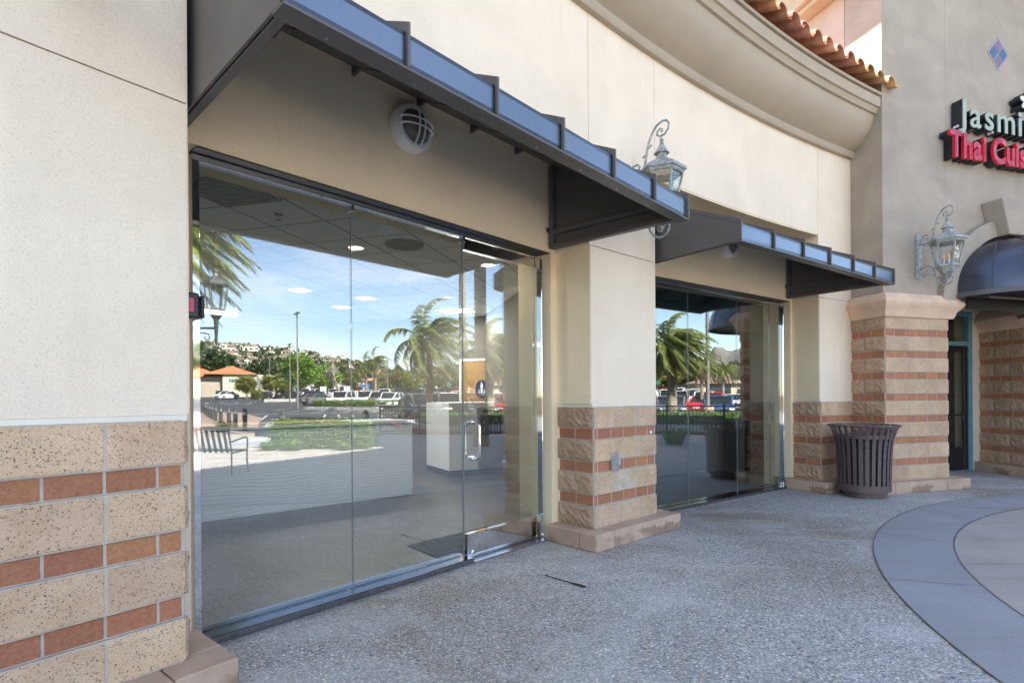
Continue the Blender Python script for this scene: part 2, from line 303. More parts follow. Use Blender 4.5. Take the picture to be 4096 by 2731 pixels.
M['leaf'] = leafm('bright_leaf', (0.035, 0.085, 0.012), (0.17, 0.27, 0.04), 0.3)
M['leaf_tree'] = leafm('tree_leaf', (0.06, 0.15, 0.015), (0.26, 0.42, 0.05), 0.35)
M['leaf_dark'] = leafm('dark_leaf', (0.02, 0.045, 0.012), (0.06, 0.095, 0.03), 0.2)
M['leaf_olive'] = leafm('olive_leaf', (0.10, 0.12, 0.02), (0.24, 0.25, 0.05), 0.3)
M['hill_brush'] = simple('chaparral', (0.13, 0.11, 0.07), 0.95, var=0.45, scale=0.012)
M['mountain'] = simple('mountain_scrub', (0.135, 0.122, 0.11), 0.95, var=0.4, scale=0.006)
M['car_glass'] = simple('car_glass', (0.012, 0.014, 0.016), 0.08, spec=0.8)
M['tyre'] = simple('tyre', (0.018, 0.018, 0.018), 0.8)
M['rim'] = simple('wheel_rim', (0.45, 0.45, 0.46), 0.35, 0.8)
M['tail'] = simple('tail_light', (0.45, 0.02, 0.02), 0.2)
M['headl'] = simple('head_light', (0.75, 0.76, 0.78), 0.15)
CARC = {'white': (0.72, 0.72, 0.71), 'silver': (0.42, 0.43, 0.44), 'black': (0.014, 0.014, 0.016), 'grey': (0.12, 0.125, 0.135), 'red': (0.50, 0.015, 0.018), 'blue': (0.03, 0.06, 0.14), 'beige': (0.38, 0.32, 0.24)}
for c_, v_ in CARC.items(): M['car_' + c_] = simple('car_paint_' + c_, v_, 0.25, 0.0, 0.03, coat=0.6)
M['b_cream'] = simple('shop_wall_cream', (0.62, 0.54, 0.40), 0.9); M['b_tan'] = simple('shop_wall_tan', (0.40, 0.34, 0.27), 0.9)
M['b_white'] = simple('house_wall_white', (0.56, 0.53, 0.48), 0.9); M['b_sand'] = simple('house_wall_sand', (0.50, 0.39, 0.26), 0.9); M['b_blue'] = simple('shop_wall_blue', (0.04, 0.17, 0.42), 0.7)
M['win_dark'] = simple('window_dark', (0.03, 0.035, 0.04), 0.2)
M['roof_orange'] = simple('terracotta_roof', (0.50, 0.17, 0.07), 0.85, var=0.2, scale=1.5, bs=0.5); M['roof_brown'] = simple('brown_tile_roof', (0.26, 0.19, 0.15), 0.85, var=0.2, scale=1.0)
M['signblue'] = simple('parking_sign_blue', (0.03, 0.15, 0.5), 0.5); M['signgreen'] = simple('sign_green', (0.02, 0.18, 0.13), 0.5)

# ------------------------------------------------------------------ helpers
def tag(o, label=None, cat=None, group=None, kind=None):
    if label: o['label'] = label
    if cat: o['category'] = cat
    if group: o['group'] = group
    if kind: o['kind'] = kind
    return o
def thing(name, label, cat, loc=(0, 0, 0), rz=0.0, group=None):
    o = bpy.data.objects.new(name, None); COL.objects.link(o); o.location = loc; o.rotation_euler = (0, 0, rz); o.empty_display_size = 0.2
    return tag(o, label, cat, group)
class MB:
    def __init__(s): s.v = []; s.f = []; s.m = []; s.t = []; s.mi = 0; s.tn = 1.0
    def add(s, vs, fs):
        b = len(s.v); s.v += [tuple(x) for x in vs]
        for f in fs: s.f.append(tuple(i + b for i in f)); s.m.append(s.mi); s.t.append(s.tn)
        return s
    def box(s, T, u0, u1, v0, v1, z0, z1):
        vs = [T(u, v, z) for z in (z0, z1) for v in (v0, v1) for u in (u0, u1)]
        return s.add(vs, [(0, 1, 3, 2), (4, 6, 7, 5), (0, 4, 5, 1), (2, 3, 7, 6), (0, 2, 6, 4), (1, 5, 7, 3)])
    def prism(s, poly, z0, z1, T=None):
        T = T or (lambda x, y, z: (x, y, z)); n = len(poly)
        vs = [T(x, y, z0) for x, y in poly] + [T(x, y, z1) for x, y in poly]
        return s.add(vs, [tuple(range(n - 1, -1, -1)), tuple(range(n, 2 * n))] + [(i, (i + 1) % n, n + (i + 1) % n, n + i) for i in range(n)])
    def extr(s, pts, off):   # polygon of 3D points extruded by a vector
        n = len(pts); vs = [tuple(p) for p in pts] + [(p[0] + off[0], p[1] + off[1], p[2] + off[2]) for p in pts]
        return s.add(vs, [tuple(range(n - 1, -1, -1)), tuple(range(n, 2 * n))] + [(i, (i + 1) % n, n + (i + 1) % n, n + i) for i in range(n)])
    def quad(s, a, b, c, d): return s.add([a, b, c, d], [(0, 1, 2, 3)])
    def tube(s, pts, r, n=8, closed=False, flat=1.0):
        pts = [Vector(p) for p in pts]; k = len(pts); rs = r if hasattr(r, '__len__') else [r] * k; vs = []
        prev = None
        for i, p in enumerate(pts):
            a = pts[(i - 1) % k] if (i > 0 or closed) else p; b = pts[(i + 1) % k] if (i < k - 1 or closed) else p
            d = (b - a).normalized() if (b - a).length > 1e-9 else Vector((0, 0, 1))
            if prev is None: x = d.orthogonal().normalized()
            else:
                x = prev - d * prev.dot(d); x = x.normalized() if x.length > 1e-6 else d.orthogonal().normalized()
            prev = x; y = d.cross(x)
            for j in range(n):
                q = 2 * pi * j / n; vs.append(p + (x * cos(q) + y * sin(q) * flat) * rs[i])
        fs = []; rng = k if closed else k - 1
        for i in range(rng):
            for j in range(n):
                a = i * n + j; b = i * n + (j + 1) % n; c = ((i + 1) % k) * n + (j + 1) % n; d = ((i + 1) % k) * n + j; fs.append((a, b, c, d))
        if not closed: fs += [tuple(range(n - 1, -1, -1)), tuple(range((k - 1) * n, k * n))]
        return s.add(vs, fs)
    def lathe(s, prof, n=24, c=(0, 0, 0), rot=None, a0=0.0, a1=2 * pi):
        full = abs(a1 - a0 - 2 * pi) < 1e-6; m = n if full else n + 1; vs = []
        for r, z in prof:
            for j in range(m):
                q = a0 + (a1 - a0) * j / n; p = Vector((r * cos(q), r * sin(q), z))
                if rot: p = rot @ p
                vs.append((p[0] + c[0], p[1] + c[1], p[2] + c[2]))
        fs = [(i * m + j, i * m + (j + 1) % m, (i + 1) * m + (j + 1) % m, (i + 1) * m + j) for i in range(len(prof) - 1) for j in range(n)]
        return s.add(vs, fs)
    def build(s, name, mats, parent=None, off=None, smooth=False, bevel=0.0, weld=False):
        me = bpy.data.meshes.new(name)
        o3 = off or (0, 0, 0)
        me.from_pydata([(a - o3[0], b - o3[1], c - o3[2]) for a, b, c in s.v], [], s.f)
        for m in (mats if isinstance(mats, (list, tuple)) else [mats]): me.materials.append(M[m] if isinstance(m, str) else m)
        me.polygons.foreach_set('material_index', s.m)
        if len(set(s.t)) > 1 or s.t and s.t[0] != 1.0 or True:
            at = me.attributes.new('tone', 'FLOAT_COLOR', 'FACE')
            buf = []
            for t in s.t: buf += ([t, t, t, 1.0] if not hasattr(t, '__len__') else [*t, 1.0])
            at.data.foreach_set('color', buf)
        if smooth: me.polygons.foreach_set('use_smooth', [True] * len(me.polygons))
        me.update()
        bm = bmesh.new(); bm.from_mesh(me)
        if weld: bmesh.ops.remove_doubles(bm, verts=bm.verts, dist=1e-4)
        bmesh.ops.recalc_face_normals(bm, faces=bm.faces)
        if bevel: bmesh.ops.bevel(bm, geom=bm.edges[:], offset=bevel, segments=1, affect='EDGES', profile=0.5)
        bm.to_mesh(me); bm.free()
        if smooth and smooth != 'all':
            me.set_sharp_from_angle(angle=R(40))
        ob = bpy.data.objects.new(name, me); COL.objects.link(ob); ob.parent = parent
        if off and parent is None: ob.location = off
        return ob
def frame(o, az):
    e = (sin(R(az)), cos(R(az))); i = (-e[1], e[0])      # u along, v inward (away from the viewer's side)
    return lambda u, v, z: (o[0] + e[0] * u + i[0] * v, o[1] + e[1] * u + i[1] * v, z)
ID = lambda x, y, z: (x, y, z)
CX, CY, RAD = 15.6, -11.3, 22.0
def P(th, r, z=0.0): return (CX + r * sin(R(th)), CY + r * cos(R(th)), z)
def polar(mb, t0, t1, r0, r1, z0, z1, seg=None):
    seg = seg or max(1, int(abs(t1 - t0) / 0.7) + 1); vs = []
    for i in range(seg + 1):
        t = t0 + (t1 - t0) * i / seg
        vs += [P(t, r0, z0), P(t, r1, z0), P(t, r1, z1), P(t, r0, z1)]
    fs = [(0, 1, 2, 3), tuple(seg * 4 + k for k in (3, 2, 1, 0))]
    for i in range(seg):
        a = i * 4
        for k in range(4): fs.append((a + k, a + 4 + k, a + 4 + (k + 1) % 4, a + (k + 1) % 4))
    return mb.add(vs, fs)
def copy_tree(o, parent=None, **kw):
    c = o.copy(); COL.objects.link(c)
    if parent is not None: c.parent = parent
    for ch in list(o.children): copy_tree(ch, c)
    return c
def nth(n): return ['first', 'second', 'third', 'fourth', 'fifth', 'sixth', 'seventh', 'eighth', 'ninth', 'tenth', 'eleventh', 'twelfth'][n] if n < 12 else f'{n + 1}{"th" if 10 < (n + 1) % 100 < 14 else {1: "st", 2: "nd", 3: "rd"}.get((n + 1) % 10, "th")}'
def put(o, loc, rz=None, label=None, sc_=None):
    o.location = loc
    if rz is not None: o.rotation_euler = (0, 0, rz)
    if label: o['label'] = label
    if sc_: o.scale = (sc_,) * 3
    return o
CYC = 0.1016
def masonry(T, length, z0, ncourse, parent, off, u_start=0.0, rough=False, rev_blocks=None, left_end=True, first='block', ublk=0.40, seed=1, bj=None, kj=None, bstart=0.0):
    """courses of block (0.2) and recessed brick (0.1) between u_start and u_start+length; v=0 is the block face, +v goes into the wall"""
    rnd = random.Random(seed); blk = MB(); brk = MB(); mor = MB(); z = z0; u0, u1 = u_start, u_start + length; i = 0
    nm_ = max(1, int(length / .45)); ws = u1 - u0 - .028
    isb = first == 'block'
    while i < ncourse:
        h = 2 * CYC if isb else CYC
        if isb:
            n = max(1, round(length / ublk)); cuts = [u0 + bstart] + ([u0 + length * (k / n) for k in range(1, n)] if bj is None else list(bj)) + [u1]
        else:
            n = max(1, round(length / 0.2)); cuts = [u0 + 0.014] + ([u0 + length * k / n + rnd.uniform(-.004, .004) for k in range(1, n)] if kj is None else list(kj)) + [u1 - 0.014]
        for q_ in range(nm_): mor.box(T, u0 + .014 + ws * q_ / nm_, u0 + .014 + ws * (q_ + 1) / nm_, (.012 if rough else .0035) if isb else .0185, 0.20, z + .0004, z + h - .0004)
        for a, b in zip(cuts[:-1], cuts[1:]):
            t = rnd.uniform(0.88, 1.10); g = 0.0058
            if isb:
                blk.tn = (t, t * rnd.uniform(.985, 1.015), t * rnd.uniform(.96, 1.02))
                if rough:
                    nu = max(3, int((b - a) / 0.035)); nz = 6; grid = []
                    for q in range(nz + 1):
                        for p_ in range(nu + 1):
                            uu = a + g + (b - a - 2 * g) * p_ / nu; zz = z + g + (h - 2 * g) * q / nz
                            e = min(p_, nu - p_, 1) * min(q, nz - q, 1); dv = (-0.009 - rnd.uniform(-0.009, 0.009)) if e else 0.005
                            grid.append(T(uu, dv, zz))
                    k0 = len(grid); W_ = nu + 1; fs = [(q * W_ + p_, q * W_ + p_ + 1, (q + 1) * W_ + p_ + 1, (q + 1) * W_ + p_) for q in range(nz) for p_ in range(nu)]
                    blk.add(grid, fs)
                    blk.box(T, a + g, b - g, 0.006, 0.15, z + g, z + h - g)
                else: blk.box(T, a + g, b - g, 0.0, 0.15, z + g, z + h - g)
            else:
                brk.tn = (t, t * rnd.uniform(.92, 1.04), t * rnd.uniform(.92, 1.03)); brk.box(T, a + g, b - g, 0.015, 0.16, z + g, z + h - g)
        z += h; isb = not isb; i += 1
    blk.build('split_face_block' if rough else 'ground_face_block', 'block_split' if rough else 'block', parent, off, bevel=0 if rough else 0.003)
    brk.build('brick_course', 'brick', parent, off, bevel=0.002); mor.build('mortar_bed', 'mortar', parent, off)
    return z
def ncourse_h(n, first='block'):
    nb = (n + 1) // 2 if first == 'block' else n // 2; return nb * 2 * CYC + (n - nb) * CYC

# ------------------------------------------------------------------ ground
def zg(x): return 0.025 * max(0.0, x - 45.0)
def tag_s(o): o['kind'] = 'structure'; return o
g = MB(); xs = [-120, -8, 45, 180, 400, 900, 1600, 3200]; ys = [-3000, -600, -200, 0, 200, 600, 3000]
xs = [-3000] + xs
zz_ = lambda x: min(zg(x), 3.3) - 0.16
for i in range(len(xs) - 1):
    for j in range(len(ys) - 1):
        g.quad((xs[i], ys[j], zz_(xs[i])), (xs[i + 1], ys[j], zz_(xs[i + 1])), (xs[i + 1], ys[j + 1], zz_(xs[i + 1])), (xs[i], ys[j + 1], zz_(xs[i])))
tag_s(g.build('ground', 'earth'))
# plaza pavement with a circular hole, filled by the ring and disc slabs
RC, R1, R2 = (8.195, 1.479), 5.985, 5.03; RI = (7.90, 1.70)
def circ(r, n=128, a0=0, a1=2 * pi):
    RC = RI if r < 5.5 else globals()['RC']
    return [(RC[0] + r * cos(a0 + (a1 - a0) * i / n), RC[1] + r * sin(a0 + (a1 - a0) * i / n)) for i in range(n + (0 if abs(a1 - a0 - 2 * pi) < 1e-6 else 1))]
pv = MB(); pv.prism([(-14, -26), (14.9, -26), (14.9, 40), (-14, 40)], -0.14, 0.0); tag_s(pv.build('pavement', 'aggregate'))
rg = MB(); n = 128; o_ = circ(R1); i_ = circ(R2)
vs = [(x, y, 0.004) for x, y in o_] + [(x, y, 0.004) for x, y in i_]; rg.add(vs, [(k, (k + 1) % n, n + (k + 1) % n, n + k) for k in range(n)])
tag_s(rg.build('concrete_ring', 'conc_blue'))
dk = MB(); dk.add([(x, y, 0.0045) for x, y in circ(R2 - 0.006)], [tuple(range(n))]); tag_s(dk.build('concrete_disc', 'conc_brown'))
jt = MB()
for r in (R1, R2):
    a = circ(r + 0.004); b = circ(r - 0.004); jt.add([(x, y, 0.008) for x, y in a] + [(x, y, 0.008) for x, y in b], [(k, (k + 1) % n, n + (k + 1) % n, n + k) for k in range(n)])
for k in range(24):
    q = 2 * pi * (k + 0.35) / 24; ca, sa = cos(q), sin(q); nx, ny = -sa * 0.003, ca * 0.003
    p0 = (RI[0] + ca * (R2 + .01), RI[1] + sa * (R2 + .01)); p1 = (RC[0] + ca * (R1 - .01), RC[1] + sa * (R1 - .01))
    jt.quad((p0[0] + nx, p0[1] + ny, .0082), (p1[0] + nx, p1[1] + ny, .0082), (p1[0] - nx, p1[1] - ny, .0082), (p0[0] - nx, p0[1] - ny, .0082))
for yy in (0.2, 1.55, 2.9, 4.3):
    hw = math.sqrt(max(0, (R2 - .02) ** 2 - (yy - RI[1]) ** 2)); jt.quad((RI[0] - hw, yy - .0025, .0086), (RI[0] + hw, yy - .0025, .0086), (RI[0] + hw, yy + .0025, .0086), (RI[0] - hw, yy + .0025, .0086))
tag_s(jt.build('paving_joints', 'joint'))
# long control joint from the pier across the aggregate
j2 = MB()
for a, b in (((.74, 4.66), (1.27, 4.05)), ((-0.1, 4.1), (0.26, 4.12))):
    dx, dy = b[0] - a[0], b[1] - a[1]; l = hypot(dx, dy); nx, ny = -dy / l * .0018, dx / l * .0018
    j2.quad((a[0] + nx, a[1] + ny, .003), (b[0] + nx, b[1] + ny, .003), (b[0] - nx, b[1] - ny, .003), (a[0] - nx, a[1] - ny, .003))
tag_s(j2.build('control_joint', 'joint'))
def strip(name, pts_l, pts_r, mat, dz=0.004, top=True):
    m = MB()
    for i in range(len(pts_l) - 1):
        a, b, c, d = pts_l[i], pts_l[i + 1], pts_r[i + 1], pts_r[i]
        m.quad(*[(p[0], p[1], zg(p[0]) + dz) for p in (a, b, c, d)])
    return tag_s(m.build(name, mat))
lot = MB()
for a, b in ((14.9, 45), (45, 190)):
    lot.quad((a, -70, zg(a) - .13), (b, -70, zg(b) - .13), (b, 90, zg(b) - .13), (a, 90, zg(a) - .13))
tag_s(lot.build('parking_lot', 'asphalt'))
LZ = -0.126
# ------------------------------------------------------------------ curved storefront building
B0 = (0.75, 5.6, 0.0)
bld = thing('storefront_building', 'curved cream stucco storefront with brick banded piers, two glass bays and clay tile eave', 'building', B0)
ZB, ZT, ZS, ZC = 1.297, 2.75, 3.64, 4.88       # top of block facing, paint joint, recess soffit, underside of cornice
def fR(o, az):   # like frame() but inward to the other side
    e = (sin(R(az)), cos(R(az))); i = (e[1], -e[0]); return lambda u, v, z: (o[0] + e[0] * u + i[0] * v, o[1] + e[1] * u + i[1] * v, z)
DG = 180 / pi / RAD
def pier(name, t0, t1, pl0, pl1, label, left=True, right=True, seed=1, ub=0.4, bj=None, kj=None, bs=0.0):
    p = bpy.data.objects.new('pier', None); COL.objects.link(p); p.parent = bld; p['label'] = label
    st = MB(); polar(st, t0, t1, RAD, RAD + .55, ZB, ZT - .004); st.build('stucco_shaft', 'stucco_white', p, B0)
    cr_ = MB(); polar(cr_, t0 + .015, t1 - .015, RAD - .003, RAD + .5, ZB - .030, ZB - .001); cr_.build('weep_screed', 'trim_cream', p, B0)
    core = MB(); polar(core, t0 + .06, t1 - .06, RAD + .018, RAD + .55, 0.0, ZB - .031); core.build('pier_core', 'stucco_white', p, B0)
    Lf = (t1 - t0) * RAD * pi / 180
    T = lambda u, v, z: P(t0 + u * DG, RAD - .015 + v, z)
    masonry(T, Lf - .024, .155, 7, p, B0, u_start=.012, seed=seed, ublk=ub, bj=[Lf + x for x in bj] if bj and bj[0] < 0 else bj, kj=[Lf + x for x in kj] if kj and kj[0] < 0 else kj, bstart=bs)
    if left: masonry(fR(P(t0, RAD - .012)[:2], t0), .44, .155, 7, p, B0, rough=True, seed=seed + 5, ublk=.44)
    if right: masonry(frame(P(t1, RAD - .012)[:2], t1), .44, .155, 7, p, B0, rough=True, seed=seed + 9, ublk=.44)
    pb = MB(); g = .05
    th = [pl0, pl0 + 9.0 * DG * .0254 * 1.2, pl1 - 9.0 * DG * .0254 * 1.2, pl1]
    if pl1 - pl0 > 3.2 * 1.0 and pl0 < -55: th = [pl0] + [pl0 + (pl1 - pl0) * k / 8 for k in range(1, 8)] + [pl1 - .72, pl1]
    for a, b in zip(th[:-1], th[1:]):
        polar(pb, a + .008, b - .008, 21.83, RAD + .03, 0.0, .155)
    if right: polar(pb, t1 + .02, pl1, RAD + .034, RAD + .33, 0.0, .154)
    if left: polar(pb, pl0, t0 - .02, RAD + .034, RAD + .43, 0.0, .154)
    pb.build('plinth', 'plinth', p, B0, bevel=.008)
    return p
pier('p0', -62.0, -51.09, -62.0, -50.68, 'left pier of cream stucco over speckled block and brick courses', left=False, right=True, seed=3, bj=[-.323 - .4064 * k for k in range(9, -1, -1)], kj=[-.323 - .2032 * k for k in range(18, -1, -1)] + [-.127])
p1 = pier('p1', -42.535, -39.88, -42.95, -39.40, 'middle pier between the two glass bays with stained block courses', seed=11, bj=[.315, .719], kj=[.081, .284, .479, .677, .867], bs=.030)
pier('p2', -30.72, -28.3, -31.12, -28.3, 'right pier beside the litter bin', right=False, seed=21)
up = MB()
for a, b, z in ((-75, -51.09, ZT + .004), (-51.07, -42.60, ZS), (-42.58, -39.89, ZT + .004), (-39.87, -30.78, ZS), (-30.76, -28.2, ZT + .004)):
    polar(up, a, b, RAD, RAD + .55, z, ZC)
up.build('upper_wall', 'stucco_white', bld, B0)
bk = MB(); polar(bk, -75, -28.2, RAD + .010, RAD + .5, ZS + .01, ZC - .01)
for a, b in ((-61.9, -51.2), (-42.5, -39.95), (-30.7, -28.3)): polar(bk, a, b, RAD + .010, RAD + .5, ZT - .02, ZT + .02)
bk.build('paint_joint', 'groove', bld, B0)
so = MB()
for a, b in ((-51.07, -42.6), (-39.87, -30.78)): polar(so, a + .02, b - .02, RAD + .006, RAD + .54, ZS - .016, ZS - .001)
so.build('recess_soffit', 'stucco_warm_bounce', bld, B0)
# return faces of the piers inside the bays, in the recess's painted warm bounce
for a, b, c_ in ((-42.556, -42.537, 1), (-30.74, -30.722, 1), (-51.088, -51.07, 0), (-39.878, -39.86, 0)):
    rt = MB(); polar(rt, a, b, RAD + .004, RAD + .5, ZB + .002, ZS - .017, 1); rt.build('bay_return', 'stucco_white' if a < -51 else 'stucco_warm_bounce', bld, B0)
# cornice profile swept along the arc
prof = [(22.02, 4.86), (21.945, 4.86), (21.925, 4.885), (21.92, 4.93), (21.935, 4.95), (21.915, 4.965), (21.86, 4.99), (21.79, 5.035), (21.73, 5.09), (21.68, 5.15), (21.645, 5.22), (21.625, 5.29), (21.618, 5.33), (21.585, 5.335), (21.575, 5.36), (21.555, 5.395), (21.53, 5.40), (21.525, 5.42), (21.524, 5.53), (21.545, 5.545), (22.02, 5.545)]
cn = MB(); vs = []; n_ = 90; t0, t1 = -75, -28.42
for i in range(n_ + 1):
    for r, z in prof: vs.append(P(t0 + (t1 - t0) * i / n_, r, z))
k = len(prof); cn.add(vs, [(i * k + j, (i + 1) * k + j, (i + 1) * k + (j + 1) % k, i * k + (j + 1) % k) for i in range(n_) for j in range(k)] + [tuple(range(k)), tuple(n_ * k + q for q in range(k - 1, -1, -1))])
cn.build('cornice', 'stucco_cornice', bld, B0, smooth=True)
# clay S tiles
rt_ = MB(); rnd = random.Random(5); colw = .262 / 21.46 * 180 / pi; SL = math.tan(R(24))
for kc in range(int((-28.55 + 62) / colw)):
    th = -28.50 - (kc + 1) * colw
    for row in range(6):
        r0 = 21.36 + row * .36; z0 = 5.575 + row * .36 * SL; dj = rnd.uniform(-.012, .012); r0 += dj; zt = rnd.uniform(-.004, .008)
        t = rnd.uniform(.75, 1.3); rt_.tn = (t, t * rnd.uniform(.78, 1.1), t * rnd.uniform(.7, 1.1))
        pr = []
        for q in range(9): a = pi * q / 8; pr.append((.088 - .088 * cos(a), .078 * sin(a)))
        for q in range(1, 6): a = pi * q / 5; pr.append((.176 + .052 - .052 * cos(a), -.040 * sin(a)))
        vs = []; th_t = .016
        for (rr, zz) in ((r0, z0 + .028 + zt), (r0 + .42, z0 + .42 * SL + .004)):
            for off in (0, th_t):
                for (uu, hh) in pr: vs.append(P(th + uu * 180 / pi / 21.46, rr, zz + .045 + hh + off))
        m = len(pr); fs = []
        for q in range(m - 1):
            fs += [(q, q + 1, m + q + 1, m + q), (2 * m + q, 3 * m + q, 3 * m + q + 1, 2 * m + q + 1), (q, 2 * m + q, 2 * m + q + 1, q + 1), (m + q, m + q + 1, 3 * m + q + 1, 3 * m + q)]
        fs += [(0, m, 3 * m, 2 * m), (m - 1, 3 * m - 1, 4 * m - 1, 2 * m - 1)]
        rt_.add(vs, fs)
rt_.build('tile_roof', 'tile', bld, B0)
dk_ = MB(); vs = []
for i in range(61):
    t = -75 + 46.6 * i / 60
    for r, z in ((21.50, 5.546), (21.50, 5.585), (23.75, 5.585 + 2.2 * SL), (23.75, 5.54)): vs.append(P(t, r, z))
dk_.add(vs, [(i * 4 + j, i * 4 + 4 + j, i * 4 + 4 + (j + 1) % 4, i * 4 + (j + 1) % 4) for i in range(60) for j in range(4)] + [(0, 1, 2, 3), (240, 243, 242, 241)])
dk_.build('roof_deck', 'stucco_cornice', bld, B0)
bc_ = MB(); polar(bc_, -74, -28.6, 22.60, 30, 3.75, 5.50); bc_.build('sun_leak_block', 'stucco_cornice', bld, B0)  # unseen mass added to stop sun leaking past the facade onto the plaza
# recessed bays: a straight wall above each window and beside it
F1 = frame((-1.794, 3.005), 42.9); L1 = 3.06
F2 = frame((1.692 - .25 * sin(R(54.65)), 6.358 - .25 * cos(R(54.65))), 54.65); L2 = 3.13
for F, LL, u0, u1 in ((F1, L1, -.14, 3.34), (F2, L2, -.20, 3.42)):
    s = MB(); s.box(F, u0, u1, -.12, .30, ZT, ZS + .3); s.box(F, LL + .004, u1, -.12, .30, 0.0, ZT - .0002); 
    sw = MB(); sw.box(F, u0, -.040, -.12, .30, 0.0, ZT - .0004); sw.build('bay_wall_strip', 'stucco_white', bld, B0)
    s.build('bay_wall', 'stucco_warm_bounce', bld, B0)
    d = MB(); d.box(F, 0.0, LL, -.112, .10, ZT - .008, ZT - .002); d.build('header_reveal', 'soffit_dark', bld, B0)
def window(name, F, joints, LL, sill_to, label, zs=.046):
    o = bpy.data.objects.new('window', None); COL.objects.link(o); o.parent = bld; o['label'] = label
    for a, b in joints:
        m = MB(); m.box(F, a + .0025, b - .0025, 0.0, .012, zs - .004, 2.703); m.build('glass_pane', 'glass', o, B0)
        e = MB(); e.box(F, b - .0018, b - .0008, -.0005, .0125, zs, 2.70); e.build('pane_edge', 'glass_edge', o, B0)
    h = MB(); h.box(F, 0.0, LL, -.022, .040, 2.700, 2.741); h.build('header_rail', 'chrome', o, B0, bevel=.004)
    for ja, jb in ((.0, .041), (LL - .026, LL)):
        j = MB(); j.box(F, ja, jb, -.030, .034, .02, 2.699); j.build('jamb', 'chrome', o, B0, bevel=.003)
    s = MB(); s.box(F, .0, sill_to, -.108, -.016, 0.0, zs); s.box(F, 0, sill_to, .026, .09, 0.0, zs); s.box(F, 0, sill_to, -.016, .026, 0.0, zs - .012); s.build('sill', 'sill', o, B0, bevel=.003)
    return o
window('w', F1, [(.041, 1.003), (1.003, 2.035)], L1, 2.052, 'wide glass bay beside the left pier')
wn2 = window('w', F2, [(.041, .886), (.886, 1.95), (1.95, 2.78), (2.78, 3.10)], L2, L2, 'narrower glass bay behind the litter bin', .034)
sl = MB(); sl.box(F1, 2.955, 3.032, 0, .012, .02, 2.703)
door = bpy.data.objects.new('glass_door', None); COL.objects.link(door); door.parent = bld
sl.build('sidelight', 'glass', door, B0)
m = MB(); m.box(F1, 2.042, 2.940, 0, .012, .215, 2.605); m.build('glass_leaf', 'glass', door, B0)
m = MB(); m.box(F1, 2.042, 2.940, -.020, .032, 2.600, 2.693); m.build('top_rail', 'chrome', door, B0, bevel=.003)
m = MB(); m.box(F1, 2.060, 2.940, -.020, .032, .022, .222); m.build('kick_rail', 'chrome', door, B0, bevel=.003)
m = MB(); m.box(F1, 2.955, 3.032, -.018, .03, .02, .222); m.box(F1, 2.955, 3.032, -.018, .03, 2.60, 2.699); m.build('sidelight_rail', 'chrome', door, B0, bevel=.003)
m = MB(); m.box(F1, 2.0388, 2.0405, -.001, .013, .05, 2.60); m.build('door_edge', 'glass_edge', door, B0)
m = MB()
for k_ in range(4): m.box(F1, 2.056, 3.02, -.115 + k_ * .05, -.072 + k_ * .05, 0.0, .008 + .004 * (k_ % 2 == 0) + .003 * k_)
m.build('threshold', 'chrome_dull', door, B0, bevel=.002)
hd = MB()
for sg in (-1, 1):
    u = 2.145; base = 0.0 if sg < 0 else .012; ro = .048; out = base + sg * .082; pts = [F1(u, base, .845), F1(u, out - sg * ro, .845)]
    for a in range(15, 91, 15): pts.append(F1(u, out - sg * ro * (1 - sin(R(a))), .845 + ro * (1 - cos(R(a)))))
    for a in range(0, 91, 15): pts.append(F1(u, out - sg * ro * (1 - cos(R(a))), 1.155 - ro * (1 - sin(R(a)))))
    pts.append(F1(u, base, 1.155))
    hd.tube(pts, .0125, 12)
hd.build('pull_handle', 'chrome', door, B0, smooth=True)
m = MB()
for zz in (.845, 1.155):
    for v0, v1 in ((-.008, -.0005), (.0125, .020)): m.tube([F1(2.145, v0, zz), F1(2.145, v1, zz)], .021, 14)
m.build('handle_rose', 'chrome', door, B0)
m = MB(); m.tube([F1(2.125, -.030, .055), F1(2.125, -.019, .055)], .02, 16); m.build('lock_cylinder', 'chrome', door, B0)
m = MB(); m.tube([F1(2.56, .0135, .755), F1(2.56, .035, .755)], .034, 24); m.build('push_plate', 'chrome_dull', door, B0)
for u in (1.003, 2.037, 2.95): m = MB(); m.box(F1, u - .012, u + .012, -.026, .03, 2.66, 2.712); m.build('patch_fitting', 'chrome', door, B0, bevel=.003)

# ------------------------------------------------------------------ pier fittings
m = MB(); Tp = lambda u, v, z: P(-42.59 + u * DG, RAD - .015 + v, z)
up_ = thing('utility_box', 'small galvanised hose box set in the middle pier with a white stain below', 'utility box', Tp(.33, 0, .65))
o3 = tuple(up_.location)
m.box(Tp, .285, .395, -.008, .01, .655, .83); m.build('frame', 'galv', up_, o3, bevel=.002)
m = MB(); m.box(Tp, .296, .384, -.013, -.0085, .668, .80); m.build('door', 'galv', up_, o3, bevel=.002)
m = MB(); m.tube([Tp(.355, -.014, .725), Tp(.355, -.022, .725)], .010, 12); m.build('lock', 'chrome_dull', up_, o3)
m = MB(); m.box(Tp, .397, .43, -.0035, .01, .71, .84); m.build('broken_block', 'mortar', up_, o3)
m = MB(); m.tube([Tp(.93, .010, 1.0), Tp(.93, -.002, 1.0)], .018, 16); o = m.build('survey_tag', 'sticker_white', None, Tp(.93, 0, 1.0)); tag(o, 'round white tag nailed to a brick near the right edge of the middle pier', 'tag')

